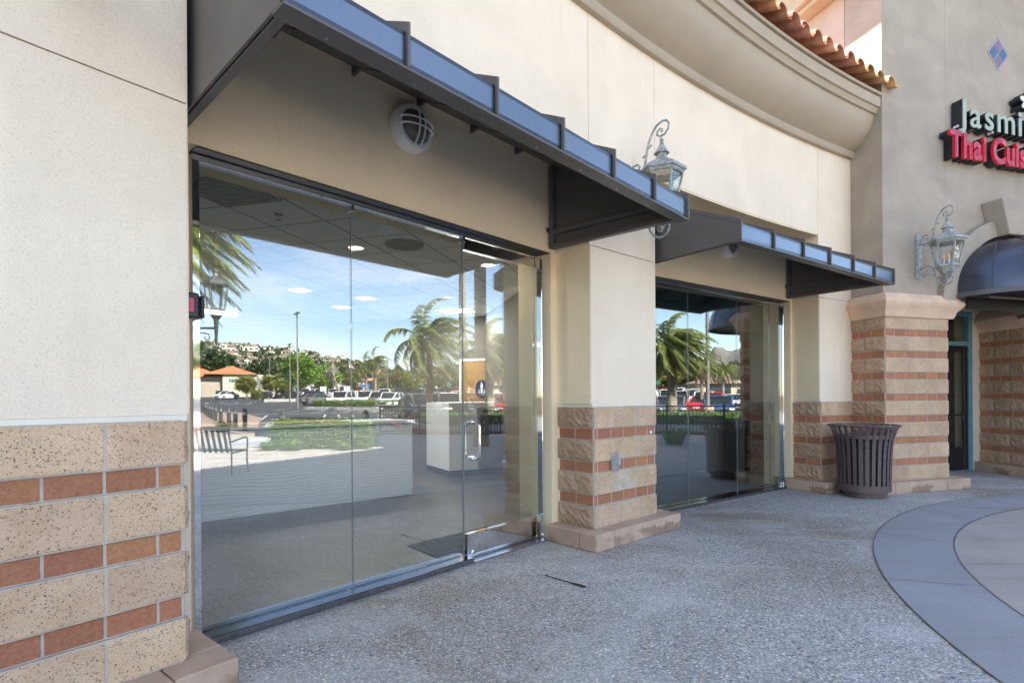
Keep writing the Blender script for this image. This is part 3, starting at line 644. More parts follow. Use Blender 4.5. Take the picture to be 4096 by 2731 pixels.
# ------------------------------------------------------------------ metal canopies
def canopy(front_left, az, length, proj, zt, label, seed, nrib, sk):
    F0 = frame(front_left, az); F = lambda u, v, z: F0(u - sk * max(0, v) / proj * u / length, v, z)      # v=0 front edge, v=proj at the wall
    zb, zf = 2.765, 2.935
    t = thing('metal_canopy', label, 'canopy', F(length / 2, proj, zb), group='standing seam canopies over the glass bays'); o3 = tuple(t.location)
    m = MB(); m.box(F, .02, length - .02, .0, .012, zb + .012, zf); m.build('fascia', 'fascia', t, o3)
    m = MB(); m.box(F, 0, length, -.022, .075, zb, zb + .010); m.build('bottom_flange', 'canopy', t, o3)
    m = MB(); m.box(F, .01, length - .01, .0, .075, zb + .0104, zb + .045); m.build('edge_angle', 'canopy', t, o3)
    # roof
    slope = (zt - zf) / proj
    m = MB(); p = [F(.012, .0, zf), F(.012, proj, zt), F(.012, proj, zt - .02), F(.012, .0, zf - .02)]; q = [F(length - .012, .0, zf), F(length - .012, proj, zt), F(length - .012, proj, zt - .02), F(length - .012, .0, zf - .02)]
    m.add(p + q, [(0, 1, 2, 3), (7, 6, 5, 4), (0, 4, 5, 1), (1, 5, 6, 2), (2, 6, 7, 3), (3, 7, 4, 0)]); m.build('roof_sheet', 'canopy', t, o3)
    for k, u in enumerate((0.0, length - .012)):
        m = MB(); pts = [F(u, -.002, zb + .012), F(u, proj, zb + .012), F(u, proj, zt + .02), F(u, -.002, zf + .01)]; e = Vector(F(u + .012, 0, 0)) - Vector(F(u, 0, 0))
        m.extr(pts, e); m.build('side_panel', 'canopy', t, o3)
    for k in range(nrib + 1):
        u = length * k / nrib; u0, u1 = max(u - .007, -.006), min(u + .007, length + .006); h = .036
        if k == 0: u0, u1 = -.006, .010
        if k == nrib: u0, u1 = length - .010, length + .006
        m = MB(); pts = [F(u0, -.024, zb + .012), F(u0, -.0005, zb + .012), F(u0, -.0005, zf), F(u0, proj - .004, zt - .003), F(u0, proj - .004, zt + h), F(u0, -.023, zf + h), F(u0, -.024, zf + h - .001)]
        e = Vector(F(u1, 0, 0)) - Vector(F(u0, 0, 0)); m.extr(pts, e); m.build('standing_rib', 'canopy', t, o3, bevel=.003)
    # frame inside
    for u in (.02, length - .06):
        m = MB(); m.box(F, u, u + .04, .08, proj - .005, zb + .0104, zb + .050); m.box(F, u, u + .04, .08, proj - .045, zb + .140, zb + .180); m.box(F, u, u + .04, proj - .044, proj - .004, zb + .0505, zt - .04)
        m.build('tube_frame', 'canopy', t, o3, bevel=.002)
    for k in range(1, nrib):
        u = length * k / nrib; m = MB(); pts = [F(u - .012, .08, zf - .03), F(u - .012, proj - .15, zt - .075), F(u - .012, proj - .01, zt - .09), F(u - .012, proj - .01, zt - .022), F(u - .012, .08, zf - .0)]
        m.extr(pts, Vector(F(u + .012, 0, 0)) - Vector(F(u - .012, 0, 0))); m.build('rafter', 'canopy', t, o3)
    m = MB()
    for u in (-.045, length - .10): m.box(F, u, u + .145, proj - .012, proj - .002, zb + .16, zb + .20)
    m.build('bracket', 'canopy', t, o3, bevel=.002)
    sc_ = MB()
    for k in range(int(length / .42)): sc_.tube([F(.2 + k * .42, .045, zb), F(.2 + k * .42, .045, zb - .003)], .006, 8)
    sc_.build('rivets', 'chrome_dull', t, o3)
    return t
canopy((-.814, 1.912), 42.9, 3.262, 1.325, 3.605, 'near bronze canopy with blue reflecting fascia over the wide glass bay', 1, 6, .05)
canopy((2.076, 4.883), 54.6, 3.45, 1.30, 3.525, 'far bronze canopy over the second glass bay behind the lantern', 2, 6, .09)

# ------------------------------------------------------------------ tower
TC = (5.213, 7.511); TT = frame(TC, 73.5)
B1 = TT(2.4, 1.0, 0)
tw = thing('tower_building', 'grey stucco tower with brick banded piers and an arched shop entry', 'building', B1)
m = MB(); m.box(TT, .012, 1.02, .020, 1.6, 2.30, 3.4)
# front wall with an arch: build the wall from strips around the opening
AC, AZ, AR = 2.40, 2.60, 1.15
def archwall(m, v0, v1, u0, u1, ztop, zlow):
    n = 24; arc = [(AC - AR * cos(pi * k / n), AZ + AR * sin(pi * k / n)) for k in range(n + 1)]
    def slab(a, b, c, d):
        vs = [TT(x, v, z) for v in (v0, v1) for x, z in (a, b, c, d)]
        m.add(vs, [(0, 1, 2, 3), (7, 6, 5, 4), (0, 4, 5, 1), (1, 5, 6, 2), (2, 6, 7, 3), (3, 7, 4, 0)])
    slab((u0, zlow), (AC - AR, zlow), (AC - AR, ztop), (u0, ztop)); slab((AC + AR, zlow), (u1, zlow), (u1, ztop), (AC + AR, ztop))
    for k in range(n): slab(arc[k], arc[k + 1], (arc[k + 1][0], ztop), (arc[k][0], ztop))
m = MB(); archwall(m, .020, .60, .0, 9.0, 9.6, 2.60); m.build('front_wall', 'stucco_grey', tw, B1)
m = MB(); m.box(TT, 0.0, .30, .61, 6.0, 2.60, 9.6); m.build('side_wall', 'stucco_mauve', tw, B1)
m = MB(); m.box(TT, -.004, .0, .60, 6.0, 7.60, 9.6); m.build('upper_band_wall', 'stucco_cornice', tw, B1)
m = MB(); m.box(TT, -.26, -.0005, .0, 6.0, 7.42, 7.50); m.box(TT, -.34, -.0005, .0, 6.0, 7.501, 7.58); m.build('string_course', 'stucco_cornice', tw, B1, bevel=.012)
m = MB(); m.box(TT, .03, .35, .03, .60, 0, 2.59); m.box(TT, .35, 1.22, .05, .7, 0, 2.59); m.build('pier_backing', 'stucco_grey', tw, B1)
m = MB(); m.box(TT, 1.2175, 1.2205, .019, .05, 2.8, 9.6); m.build('paint_joint', 'groove', tw, B1)
# arch moulding and keystone
m = MB(); n = 28; vs = []; RO = 1.385
for k in range(n + 1):
    a = pi * k / n
    for r, v in ((AR - .002, .021), (AR - .002, -.10), (RO - .03, -.10), (RO, -.075), (RO, .021)): vs.append(TT(AC - r * cos(a), v, AZ + r * sin(a)))
m.add(vs, [(k * 5 + j, (k + 1) * 5 + j, (k + 1) * 5 + (j + 1) % 5, k * 5 + (j + 1) % 5) for k in range(n) for j in range(5)]); m.build('arch_moulding', 'stucco_grey', tw, B1, smooth=True)
m = MB(); kx = [(AC - .30, 3.70), (AC + .62, 3.70), (AC + .80, 4.22), (AC - .46, 4.22)]
m.add([TT(x, v, z) for v in (-.26, .021) for x, z in kx], [(0, 1, 2, 3), (7, 6, 5, 4), (0, 4, 5, 1), (1, 5, 6, 2), (2, 6, 7, 3), (3, 7, 4, 0)]); m.build('keystone', 'stucco_grey', tw, B1, bevel=.012)
# brick banded pier beside the entry
tp = bpy.data.objects.new('brick_pier', None); COL.objects.link(tp); tp.parent = tw
masonry(TT, 1.216, .155, 15, tp, B1, u_start=.012, seed=31, bj=[.438, .837], kj=[.204, .408, .611, .821, 1.015])
masonry(fR(TT(0, .003, 0)[:2], 73.5 - 90), .62, .155, 15, tp, B1, rough=True, seed=33, ublk=.31)
masonry(frame(TT(1.24, .003, 0)[:2], 73.5 - 90), .9, .155, 15, tp, B1, rough=True, seed=35)
def capsweep(pts_, closed_end, name):   # profile (out, z) swept along a plan polyline with mitres; out grows outward (to the right of travel)
    prof = [(.0, 2.455), (.035, 2.458), (.040, 2.475), (.050, 2.49), (.065, 2.55), (.105, 2.60), (.13, 2.64), (.135, 2.665), (.115, 2.70), (.085, 2.735), (.06, 2.765), (.045, 2.785), (-.10, 2.785)]
    m = MB(); vs = []; K = len(pts_)
    for i, p in enumerate(pts_):
        p = Vector(p); d0 = (p - Vector(pts_[i - 1])).normalized() if i else None; d1 = (Vector(pts_[i + 1]) - p).normalized() if i < K - 1 else None
        if d0 is None: d0 = d1
        if d1 is None: d1 = d0
        n0 = Vector((d0.y, -d0.x)); n1 = Vector((d1.y, -d1.x)); b = (n0 + n1); b = b / max(b.dot(n0), .2) * 1.0
        for o, z in prof: vs.append((p.x + b.x * o, p.y + b.y * o, z))
    k = len(prof); m.add(vs, [(i * k + j, (i + 1) * k + j, (i + 1) * k + j + 1, i * k + j + 1) for i in range(K - 1) for j in range(k - 1)] + [tuple(range(k)), tuple((K - 1) * k + q for q in range(k - 1, -1, -1))])
    return m
t2 = lambda u, v: TT(u, v, 0)[:2]
capsweep([t2(0, .62), t2(0, .0), t2(1.24, 0), t2(1.24, .9)], True, 'cap').build('cast_cap', 'cap', tp, B1, smooth=True)
m = MB()
for a, b in ((-.16, -.02), (-.015, .23), (.235, .95), (.955, 1.26), (1.265, 1.42)): m.box(TT, a, b, -.16, .04, 0, .155)
m.box(TT, -.16, -.02, .045, .5, 0, .154); m.box(TT, 1.265, 1.42, .045, .40, 0, .154); m.build('plinth', 'plinth', tp, B1, bevel=.008)
# right-hand pier, its left face turned a little toward the plaza
rp = bpy.data.objects.new('right_pier', None); COL.objects.link(rp); rp.parent = tw
pa, pb_ = t2(3.74, 1.22), t2(3.38, -.20); azr = math.degrees(atan2(pa[0] - pb_[0], pa[1] - pb_[1]))
FR = fR(pb_, azr); LR = hypot(pa[0] - pb_[0], pa[1] - pb_[1])
masonry(FR, LR, .155, 15, rp, B1, rough=True, seed=41, ublk=.32)
m = MB(); m.box(FR, 0.02, LR, .05, 2.6, 0, 2.6); m.build('pier_core', 'stucco_grey', rp, B1)
m = MB(); m.box(FR, -.14, LR, -.145, .05, 0, .155); m.build('plinth', 'plinth', rp, B1, bevel=.008)
capsweep([FR(LR, 0, 0)[:2], FR(0, 0, 0)[:2], FR(0, 2.5, 0)[:2]], True, 'cap').build('cast_cap', 'cap', rp, B1, smooth=True)
# entry recess
en = MB(); en.box(TT, 1.26, 2.50, 1.22, 1.5, 0, 4.2); en.box(TT, 3.56, 3.86, 1.20, 1.5, 0, 4.2); en.box(TT, 2.50, 3.56, 1.22, 1.5, 2.84, 4.2); en.build('entry_wall', 'trim_cream', tw, B1)
m = MB(); m.box(TT, 1.0, 4.0, .61, 1.25, 3.9, 4.0); m.build('entry_soffit', 'stucco_warm_bounce', tw, B1)
dr = bpy.data.objects.new('entry_door', None); COL.objects.link(dr); dr.parent = tw
m = MB(); m.box(TT, 3.47, 3.555, 1.19, 1.30, 0, 2.83); m.box(TT, 2.505, 2.59, 1.19, 1.30, 0, 2.83); m.box(TT, 2.591, 3.469, 1.19, 1.30, 2.755, 2.83); m.box(TT, 2.591, 3.469, 1.19, 1.30, 2.225, 2.30); m.build('door_frame', 'teal', dr, B1, bevel=.004)
m = MB(); m.box(TT, 2.592, 2.68, 1.215, 1.26, .02, 2.22); m.box(TT, 3.38, 3.468, 1.215, 1.26, .02, 2.22); m.box(TT, 2.681, 3.379, 1.215, 1.26, 2.12, 2.22); m.box(TT, 2.681, 3.379, 1.215, 1.26, .02, .42); m.build('leaf_frame', 'bronze_dark', dr, B1, bevel=.003)
m = MB(); m.box(TT, 2.681, 3.379, 1.232, 1.240, .421, 2.119); m.box(TT, 2.591, 3.469, 1.232, 1.240, 2.301, 2.754); m.build('door_glass', 'glass_thin', dr, B1)
m = MB(); m.tube([TT(2.75, 1.17, 1.0), TT(3.32, 1.17, 1.0)], .014, 8); m.build('push_bar', 'bronze_dark', dr, B1)
m = MB(); m.box(TT, 2.4, 3.7, 1.9, 1.95, 0, 2.9); m.box(TT, 2.2, 2.3, 1.51, 1.9, 0, 2.9); m.box(TT, 3.8, 3.9, 1.51, 1.9, 0, 2.9); m.box(TT, 2.2, 3.9, 1.51, 1.95, 2.91, 3.0); m.build('vestibule_back', 'in_wall_dark', tw, B1)
m = MB(); m.box(TT, 0, 9, 6.01, 6.3, 0, 9.6); m.box(TT, 0.31, 9, .61, 6.0, 9.0, 9.3); m.box(TT, 4.0, 4.1, .61, 6.0, 2.80, 8.99); m.build('tower_mass', 'stucco_grey', tw, B1)
m = MB(); m.box(TT, -1.3, -.005, .61, 6.3, 9.0, 9.2); m.build('tower_shade_eave', 'stucco_cornice', tw, B1)  # unseen overhang, added to keep the side wall above the band shaded
# lozenge of accent tiles
lz = thing('accent_tile_lozenge', 'diamond of four blue and plum tiles set high on the tower wall', 'wall tile', TT(2.32, .01, 6.54)); o3 = tuple(lz.location)
c0, z0 = 2.32, 6.535; hw, hh = .205, .235
def loz(a, b, col, v, nm):
    m = MB(); vs = [TT(c0 + x * hw, vv, z0 + z * hh) for vv in (v, .022) for x, z in (a, b[0], b[1], b[2])]
    m.add(vs, [(0, 1, 2, 3), (7, 6, 5, 4), (0, 4, 5, 1), (1, 5, 6, 2), (2, 6, 7, 3), (3, 7, 4, 0)]); m.build(nm, col, lz, o3)
loz((0, 1.1), ((1.1, 0), (0, -1.1), (-1.1, 0)), 'acc_grey', .012, 'tile_border')
e_ = .05
for (x, z), col in (((0, .5), 'acc_plum'), ((0, -.5), 'acc_plum'), ((-.5, 0), 'acc_blue'), ((.5, 0), 'acc_blue')):
    loz((x, z + .5 - e_), ((x + .5 - e_, z), (x, z - .5 + e_), (x - .5 + e_, z)), col, .008, 'plum_tile' if 'plum' in col else 'blue_tile')
# dome awning over the entry
dm = thing('dome_awning', 'navy blue metal dome awning over the arched entry', 'awning', TT(AC, 0, 2.78)); o3 = tuple(dm.location)
RD = 1.15
def domept(a, e): return TT(AC - RD * cos(a), .016 - RD * 1.0 * sin(a) * cos(e) if True else 0, 2.80 + .0)
m = MB(); na, ne = 40, 14; vs = []
for j in range(ne + 1):
    e = pi / 2 * j / ne; rr = RD * cos(e) ** .92; zz = 2.82 + .86 * sin(e)
    for i in range(na + 1):
        a = pi * i / na; vs.append(TT(AC - rr * cos(a), .016 - rr * sin(a), zz))
m.add(vs, [(j * (na + 1) + i, j * (na + 1) + i + 1, (j + 1) * (na + 1) + i + 1, (j + 1) * (na + 1) + i) for j in range(ne) for i in range(na)]); m.build('dome_shell', 'dome', dm, o3, smooth='all')
m = MB(); vs = []
for z, rr in ((2.755, RD + .025), (2.825, RD + .004), (2.825, RD - .03), (2.755, RD - .03)):
    for i in range(na + 1):
        a = pi * i / na; vs.append(TT(AC - rr * cos(a), .016 - rr * sin(a), z))
m.add(vs, [(j * (na + 1) + i, j * (na + 1) + i + 1, ((j + 1) % 4) * (na + 1) + i + 1, ((j + 1) % 4) * (na + 1) + i) for j in range(4) for i in range(na)]); m.build('dome_rim', 'canopy', dm, o3)
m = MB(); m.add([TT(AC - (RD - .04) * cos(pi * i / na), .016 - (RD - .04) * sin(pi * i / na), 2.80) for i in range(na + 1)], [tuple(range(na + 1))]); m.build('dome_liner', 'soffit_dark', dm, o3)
for k in range(1, 7):
    a = pi * k / 7; pts = []
    for j in range(0, 13):
        e = pi / 2 * j / 12.6; rr = (RD + .004) * cos(e) ** .92; pts.append(TT(AC - rr * cos(a), .016 - rr * sin(a), 2.822 + .864 * sin(e)))
    m = MB(); m.tube(pts, .008, 6); m.build('seam', 'dome', dm, o3, smooth=True)
m = MB()
m.tube([TT(AC - 1.05, .0, 2.60), TT(AC - 1.05, -.02, 2.78)], .02, 6); m.tube([TT(AC + .98, .40, 2.62), TT(AC + .98, -.3, 2.70)], .025, 6); m.tube([TT(AC - .9, -.35, 2.74), TT(AC + .9, -.35, 2.74)], .02, 6)
m.build('support_frame', 'canopy', dm, o3)
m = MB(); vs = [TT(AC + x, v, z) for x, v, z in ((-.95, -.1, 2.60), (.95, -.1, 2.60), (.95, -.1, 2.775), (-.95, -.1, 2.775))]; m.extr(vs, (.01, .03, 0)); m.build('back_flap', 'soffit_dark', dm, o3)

# ------------------------------------------------------------------ restaurant sign letters
def textmesh(s, size, ext, off=0.0):
    cu = bpy.data.curves.new('t', 'FONT'); cu.body = s; cu.size = size; cu.extrude = ext; cu.offset = off; cu.resolution_u = 4
    o = bpy.data.objects.new('t', cu); COL.objects.link(o); dg = bpy.context.evaluated_depsgraph_get(); me = bpy.data.meshes.new_from_object(o.evaluated_get(dg)); wd = max((v.co.x for v in me.vertices), default=0) ; x0 = min((v.co.x for v in me.vertices), default=0)
    COL.objects.unlink(o); bpy.data.objects.remove(o); return me, x0, wd
def letters(root, word, u, z, size, face, edge, o3, vface, depth, off=.012, track=.035, xs=1.0):
    for ch in word:
        if ch == ' ': u += size * .30 * xs; continue
        me, x0, x1 = textmesh(ch, size, depth / 2, off)
        for layer, (va, vb, mt, nm, so_) in enumerate(((vface, 0.0, edge, 'letter_return', off), (vface - .012, vface, face, 'letter_face', off * .55))):
            me2, a0, a1 = textmesh(ch, size, abs(vb - va) / 2, so_); mid = (va + vb) / 2
            for v in me2.vertices:
                x, y, zz = v.co; p = TT(u + (x - x0) * xs, mid - zz, z + y); v.co = (p[0] - o3[0], p[1] - o3[1], p[2] - o3[2])
            me2.materials.clear(); me2.materials.append(M[mt]); lo = bpy.data.objects.new('letter_' + ch.lower() if layer == 0 else 'letter_face', me2); COL.objects.link(lo)
            if layer == 0: lo.parent = root; par = lo
            else: lo.parent = par
            if layer == 0 and edge == 'letter_black' and face == 'letter_pink':
                me3, _, _ = textmesh(ch, size, .02, off * 1.02)
                for v in me3.vertices:
                    x, y, zz = v.co; p = TT(u + (x - x0) * xs, vface - .002 + .010 - zz, z + y); v.co = (p[0] - o3[0], p[1] - o3[1], p[2] - o3[2])
                me3.materials.clear(); me3.materials.append(M['letter_red']); l3 = bpy.data.objects.new('letter_edge', me3); COL.objects.link(l3); l3.parent = par
        m = MB(); m.box(TT, u + .0, u + .07, vface * .55 - .03, vface * .55 + .04, z - .012, z + .03)
        bpy.data.meshes.remove(me); u += (x1 - x0) * xs + size * track * 2.2 * xs
    return u
sg = thing('restaurant_sign', 'raised channel letters on the tower, sage upper line over pink lower line', 'sign', TT(1.5, -.05, 5.2)); o3 = tuple(sg.location)
letters(sg, 'Jasmine', 1.24, 5.24, .54, 'letter_sage', 'letter_black', o3, -.14, .11, off=.012, track=.06)
letters(sg, 'Thai Cuisine', 1.07, 4.78, .52, 'letter_pink', 'letter_black', o3, -.14, .11, off=.014, xs=.74)
# jasmine flower mark
m = MB(); cx_, cz_ = 2.66, 5.78
for k in range(5):
    a = 2 * pi * k / 5 + .3; pts = []
    for j in range(12):
        b = 2 * pi * j / 12; x = .075 + .065 * cos(b); y = .038 * sin(b); pts.append((cx_ + x * cos(a) - y * sin(a), cz_ + x * sin(a) + y * cos(a)))
    vs = [TT(x, v, z) for v in (-.152 - .001 * k, -.142) for x, z in pts]; m.mi = 0
    m.add(vs, [tuple(range(12)), tuple(range(23, 11, -1))] + [(j, (j + 1) % 12, 12 + (j + 1) % 12, 12 + j) for j in range(12)])
    vs = [TT(x, v, z) for v in (-.1415 - .0001 * k, .0) for x, z in pts]; m.mi = 1
    m.add(vs, [tuple(range(12)), tuple(range(23, 11, -1))] + [(j, (j + 1) % 12, 12 + (j + 1) % 12, 12 + j) for j in range(12)])
m.build('flower_mark', ['white', 'letter_black'], sg, o3)
m = MB()
for u, z in ((1.30, 5.235), (1.60, 5.235), (2.0, 5.235), (1.20, 4.795), (1.50, 4.795), (2.3, 4.795)): m.box(TT, u, u + .075, -.10, -.03, z - .004, z + .028)
m.build('label_sticker', 'sticker_white', sg, o3)
# ------------------------------------------------------------------ wall lanterns
def make_lantern():
    t = thing('wall_lantern', 'x', 'lantern', group='verdigris scroll lanterns on the piers')
    m = MB(); m.box(ID, -.052, .052, -.022, 0, -.31, .31); m.box(ID, -.034, .034, -.032, -.0225, -.29, .29); m.add([(-.052, -.022, .31), (.052, -.022, .31), (.03, -.022, .335), (-.03, -.022, .335), (-.052, 0, .31), (.052, 0, .31), (.03, 0, .335), (-.03, 0, .335)], [(0, 1, 2, 3), (7, 6, 5, 4), (0, 4, 5, 1), (1, 5, 6, 2), (2, 6, 7, 3), (3, 7, 4, 0)])
    m.build('back_plate', 'verdigris', t, bevel=.004)
    dz = lambda pts: [(0, -(x - 205) / 290 * .40, (735 - y) * .00130) for x, y in pts]
    up_a = [(222, 575), (232, 597), (262, 606), (300, 603), (340, 580), (362, 535), (372, 480), (380, 430), (396, 375), (420, 325), (455, 285), (500, 266), (535, 275), (552, 305), (545, 340), (518, 366), (485, 372), (460, 352), (462, 328), (485, 315), (503, 327), (495, 340)]
    lo_a = [(222, 915), (232, 880), (262, 857), (305, 850), (345, 868), (366, 910), (380, 965), (398, 1020), (425, 1062), (465, 1088), (508, 1086), (540, 1062), (552, 1025), (538, 998), (508, 988), (475, 998), (460, 1022), (470, 1045), (492, 1048), (498, 1032)]
    cu = [(300, 603), (262, 606), (240, 580), (238, 545), (262, 512), (300, 508), (320, 532), (308, 556), (288, 552)]
    cl = [(232, 890), (232, 925), (258, 948), (295, 946), (318, 920), (306, 897), (288, 903)]
    for nm, pts, r in (('upper_scroll', up_a, .013), ('lower_scroll', lo_a, .013)):
        m = MB(); p = dz(pts); rr = [r * (1 - .35 * (i / (len(p) - 1))) for i in range(len(p))]; m.tube(p, rr, 8)
        m.lathe([(0.0001, -.013), (.013, 0), (.0001, .013)], 8, p[-1])
        p = dz(cu if nm[0] == 'u' else cl); m.tube(p, .0095, 8)
        for (a, b) in (((350, 472), (362, 460)), ((412, 408), (392, 425))) if nm[0] == 'u' else (((350, 955), (372, 945)), ((415, 990), (392, 1000))):
            q = dz([a, b]); m.tube(q, .006, 6); m.lathe([(0.0001, -.012), (.012, 0), (.0001, .012)], 8, q[0])
        m.build(nm, 'verdigris', t, smooth=True)
    c = (0, -.40, 0); hexr = lambda r, z, a0=0: [(c[0] + r * cos(pi / 3 * k + a0), c[1] + r * sin(pi / 3 * k + a0), z) for k in range(6)]
    def hexl(m, prof): m.lathe(prof, 6, c)
    m = MB(); hexl(m, [(.0001, .285), (.05, .283), (.062, .25), (.11, .225), (.165, .195), (.215, .165), (.222, .150), (.222, .135), (.205, .125), (.198, .108), (.170, .106), (.0001, .106)]); m.build('roof', 'verdigris', t)
    m = MB(); m.lathe([(.046, .24), (.046, .305)], 12, c); hexl(m, [(.0001, .40), (.018, .395), (.03, .375), (.055, .335), (.072, .318), (.072, .306), (.0001, .306)]); m.lathe([(.0001, .455), (.012, .45), (.02, .43), (.010, .41), (.022, .398)], 10, c); m.build('vent_cap', 'verdigris', t)
    m = MB(); A, B_ = hexr(.185, .108), hexr(.118, -.205)
    for k in range(6): m.tube([A[k], B_[k]], .0105, 4)
    hexl(m, [(.128, -.19), (.140, -.205), (.140, -.222), (.122, -.235), (.0001, -.235)])
    for k in range(6): m.tube([A[k], A[(k + 1) % 6]], .010, 4)
    m.build('cage', 'verdigris', t)
    m = MB(); hexl(m, [(.120, -.235), (.105, -.262), (.078, -.30), (.045, -.325), (.030, -.33), (.030, -.345), (.045, -.355), (.018, -.37), (.022, -.385), (.0001, -.39)]); m.build('bottom_cup', 'verdigris', t)
    m = MB(); a, b = hexr(.176, .10), hexr(.112, -.19)
    for k in range(6): m.quad(a[k], a[(k + 1) % 6], b[(k + 1) % 6], b[k])
    m.build('lantern_glass', 'glass_thin', t)
    m = MB()
    for k in range(3): q = 2 * pi * k / 3; x, y = c[0] + .035 * cos(q), c[1] + .035 * sin(q); m.tube([(x, y, -.205), (x, y, -.11)], .010, 8); m.mi = 1; m.lathe([(.0001, -.11), (.012, -.095), (.014, -.075), (.006, -.045), (.0001, -.03)], 8, (x, y, 0)); m.mi = 0
    m.build('candle_bulbs', ['bulb_holder' if 'bulb_holder' in M else 'bulk_white', 'bulb'], t, smooth=True)
    return t
lan = make_lantern()
pm = P(-41.1, RAD, 3.30); put(lan, pm, R(90 - 48.9), 'weathered scroll lantern on the middle pier, half hidden by the near canopy')
l2 = copy_tree(lan); q = TT(.66, .020, 3.32); put(l2, q, R(90 - 73.5), 'weathered scroll lantern on the grey tower beside the blue dome awning')
l3 = copy_tree(lan); q = P(-52.4, RAD, 3.32); put(l3, q, R(90 - 37.0), 'lantern on the left pier with only its lowest tip showing at the top edge')

# ------------------------------------------------------------------ round bulkhead lights
def make_bulk():
    t = thing('bulkhead_light', 'x', 'wall light', group='round caged lights under the canopies'); RX = Matrix.Rotation(R(90), 3, 'X')
    m = MB(); m.lathe([(.0001, 0), (.158, 0), (.166, .006), (.166, .085), (.158, .095), (.148, .100), (.122, .100), (.120, .07)], 40, rot=RX); m.build('housing', 'bulk_white', t, smooth=True)
    m = MB(); m.lathe([(.121, .072), (.116, .100), (.096, .130), (.06, .150), (.03, .157), (.0001, .159)], 32, rot=RX); m.build('lens', 'bulk_lens', t, smooth=True)
    m = MB()
    for hor in (0, 1):
        for s in (-1, 1):
            vs = []; n = 16; o = .024 * s
            for k in range(n + 1):
                a = pi * k / n; R0 = math.sqrt(.150 ** 2 - o * o)
                for rr, w_ in ((R0, -.0035), (R0, .0035), (R0 - .018, .0035), (R0 - .018, -.0035)):
                    x = -rr * cos(a); d = .094 + rr * .62 * sin(a); p = (x, -d, o + w_) if hor else (o + w_, -d, x); vs.append(p)
            m.add(vs, [(k * 4 + j, (k + 1) * 4 + j, (k + 1) * 4 + (j + 1) % 4, k * 4 + (j + 1) % 4) for k in range(n) for j in range(4)])
    m.build('guard', 'bulk_white', t)
    m = MB()
    for x, z in ((-.135, 0), (.135, 0), (0, -.135)): m.tube([(x, -.086, z), (x, -.089, z)], .006, 8)
    m.build('screw', 'letter_black', t); return t
bl = make_bulk(); put(bl, F1(1.40, -.121, 3.325), R(90 - 42.9), 'round white caged light on the wall above the wide glass bay')
b2 = copy_tree(bl); put(b2, F2(1.535, -.121, 3.315), R(90 - 54.65), 'round white caged light half hidden by the far canopy')

# ------------------------------------------------------------------ litter bin
bn = thing('litter_bin', 'flared plum metal slatted litter bin standing before the brick piers', 'litter bin', (4.75, 7.27, 0))
prf = [(a_ * .89, b_) for a_, b_ in [(.345, .125), (.350, .30), (.356, .48), (.364, .62), (.378, .74), (.402, .83), (.430, .905), (.462, .955), (.472, .965)]]
NS = 28
for k in range(NS):
    a = 2 * pi * k / NS; m = MB(); vs = []; hw = .0215
    for r, z in prf:
        for rr in (r, r - .007):
            for s in (-1, 1): vs.append((rr * cos(a) - s * hw * sin(a), rr * sin(a) + s * hw * cos(a), z))
    n = len(prf); fs = []
    for i in range(n - 1):
        b = i * 4; fs += [(b, b + 1, b + 5, b + 4), (b + 2, b + 6, b + 7, b + 3), (b, b + 4, b + 6, b + 2), (b + 1, b + 3, b + 7, b + 5)]
    fs += [(0, 2, 3, 1), (4 * n - 4, 4 * n - 3, 4 * n - 1, 4 * n - 2)]; m.add(vs, fs); m.build('slat', 'bin', bn)
m = MB(); m.tube([(.418 * cos(2 * pi * k / 48), .418 * sin(2 * pi * k / 48), .955) for k in range(48)], .010, 8, closed=True); m.build('top_ring', 'bin', bn, smooth=True)
m = MB(); m.lathe([(.314, .085), (.314, .175), (.298, .175), (.298, .085)], 48); m.lathe([(.314, .085), (.1, .085)], 48); m.build('base_band', 'bin', bn)
m = MB(); m.lathe([(.0001, .0), (.25, .0), (.25, .08), (.0001, .08)], 40); m.build('foot', 'bin', bn, bevel=0)
m = MB(); m.lathe([(.345, .79), (.345, .835), (.27, .835), (.27, .79)], 48); m.build('lid_ring', 'bin', bn)
m = MB(); m.lathe([(.27, .80), (.28, .09)], 32); m.lathe([(.28, .09), (.001, .09)], 32); m.build('liner', 'bin_liner', bn)
m = MB(); rnd = random.Random(3); prev = None
for i in range(26):
    a = rnd.uniform(pi * 1.1, pi * 1.9); r = rnd.uniform(.284, .294); z = rnd.uniform(.60, .78); x, y = r * cos(a), r * sin(a); d = rnd.uniform(.02, .05)
    m.add([(x + rnd.uniform(-d, d), y + rnd.uniform(-.006, .006), z + rnd.uniform(-d, d)) for _ in range(4)], [(0, 1, 2), (0, 2, 3)])
m.build('bin_bag', 'plastic_bag', bn)

# ------------------------------------------------------------------ control box on the left jamb, strip on the paving
cb = thing('control_box', 'small black box with a pink label fixed beside the left glass edge', 'control box', F1(-.05, -.15, 1.86)); o3 = tuple(cb.location)
m = MB(); m.box(F1, -.125, -.006, -.172, -.121, 1.800, 1.935); m.build('housing', 'black_plastic', cb, o3, bevel=.008)
m = MB(); m.box(F1, -.001, .020, -.172, -.05, 1.803, 1.925); m.build('reader', 'black_plastic', cb, o3, bevel=.006)
m = MB(); m.box(F1, -.105, -.034, -.1735, -.1722, 1.833, 1.905); m.build('label', 'pink_label', cb, o3)
m = MB()
for k in range(6): m.box(F1, -.092, -.050, -.1742, -.1736, 1.846 + k * .009, 1.8485 + k * .009)
m.build('label_print', 'ink', cb, o3)
m = MB(); a_, b_ = (.245, 4.115), (.515, 3.85); dx, dy = b_[0] - a_[0], b_[1] - a_[1]; l = hypot(dx, dy); nx, ny = -dy / l, dx / l
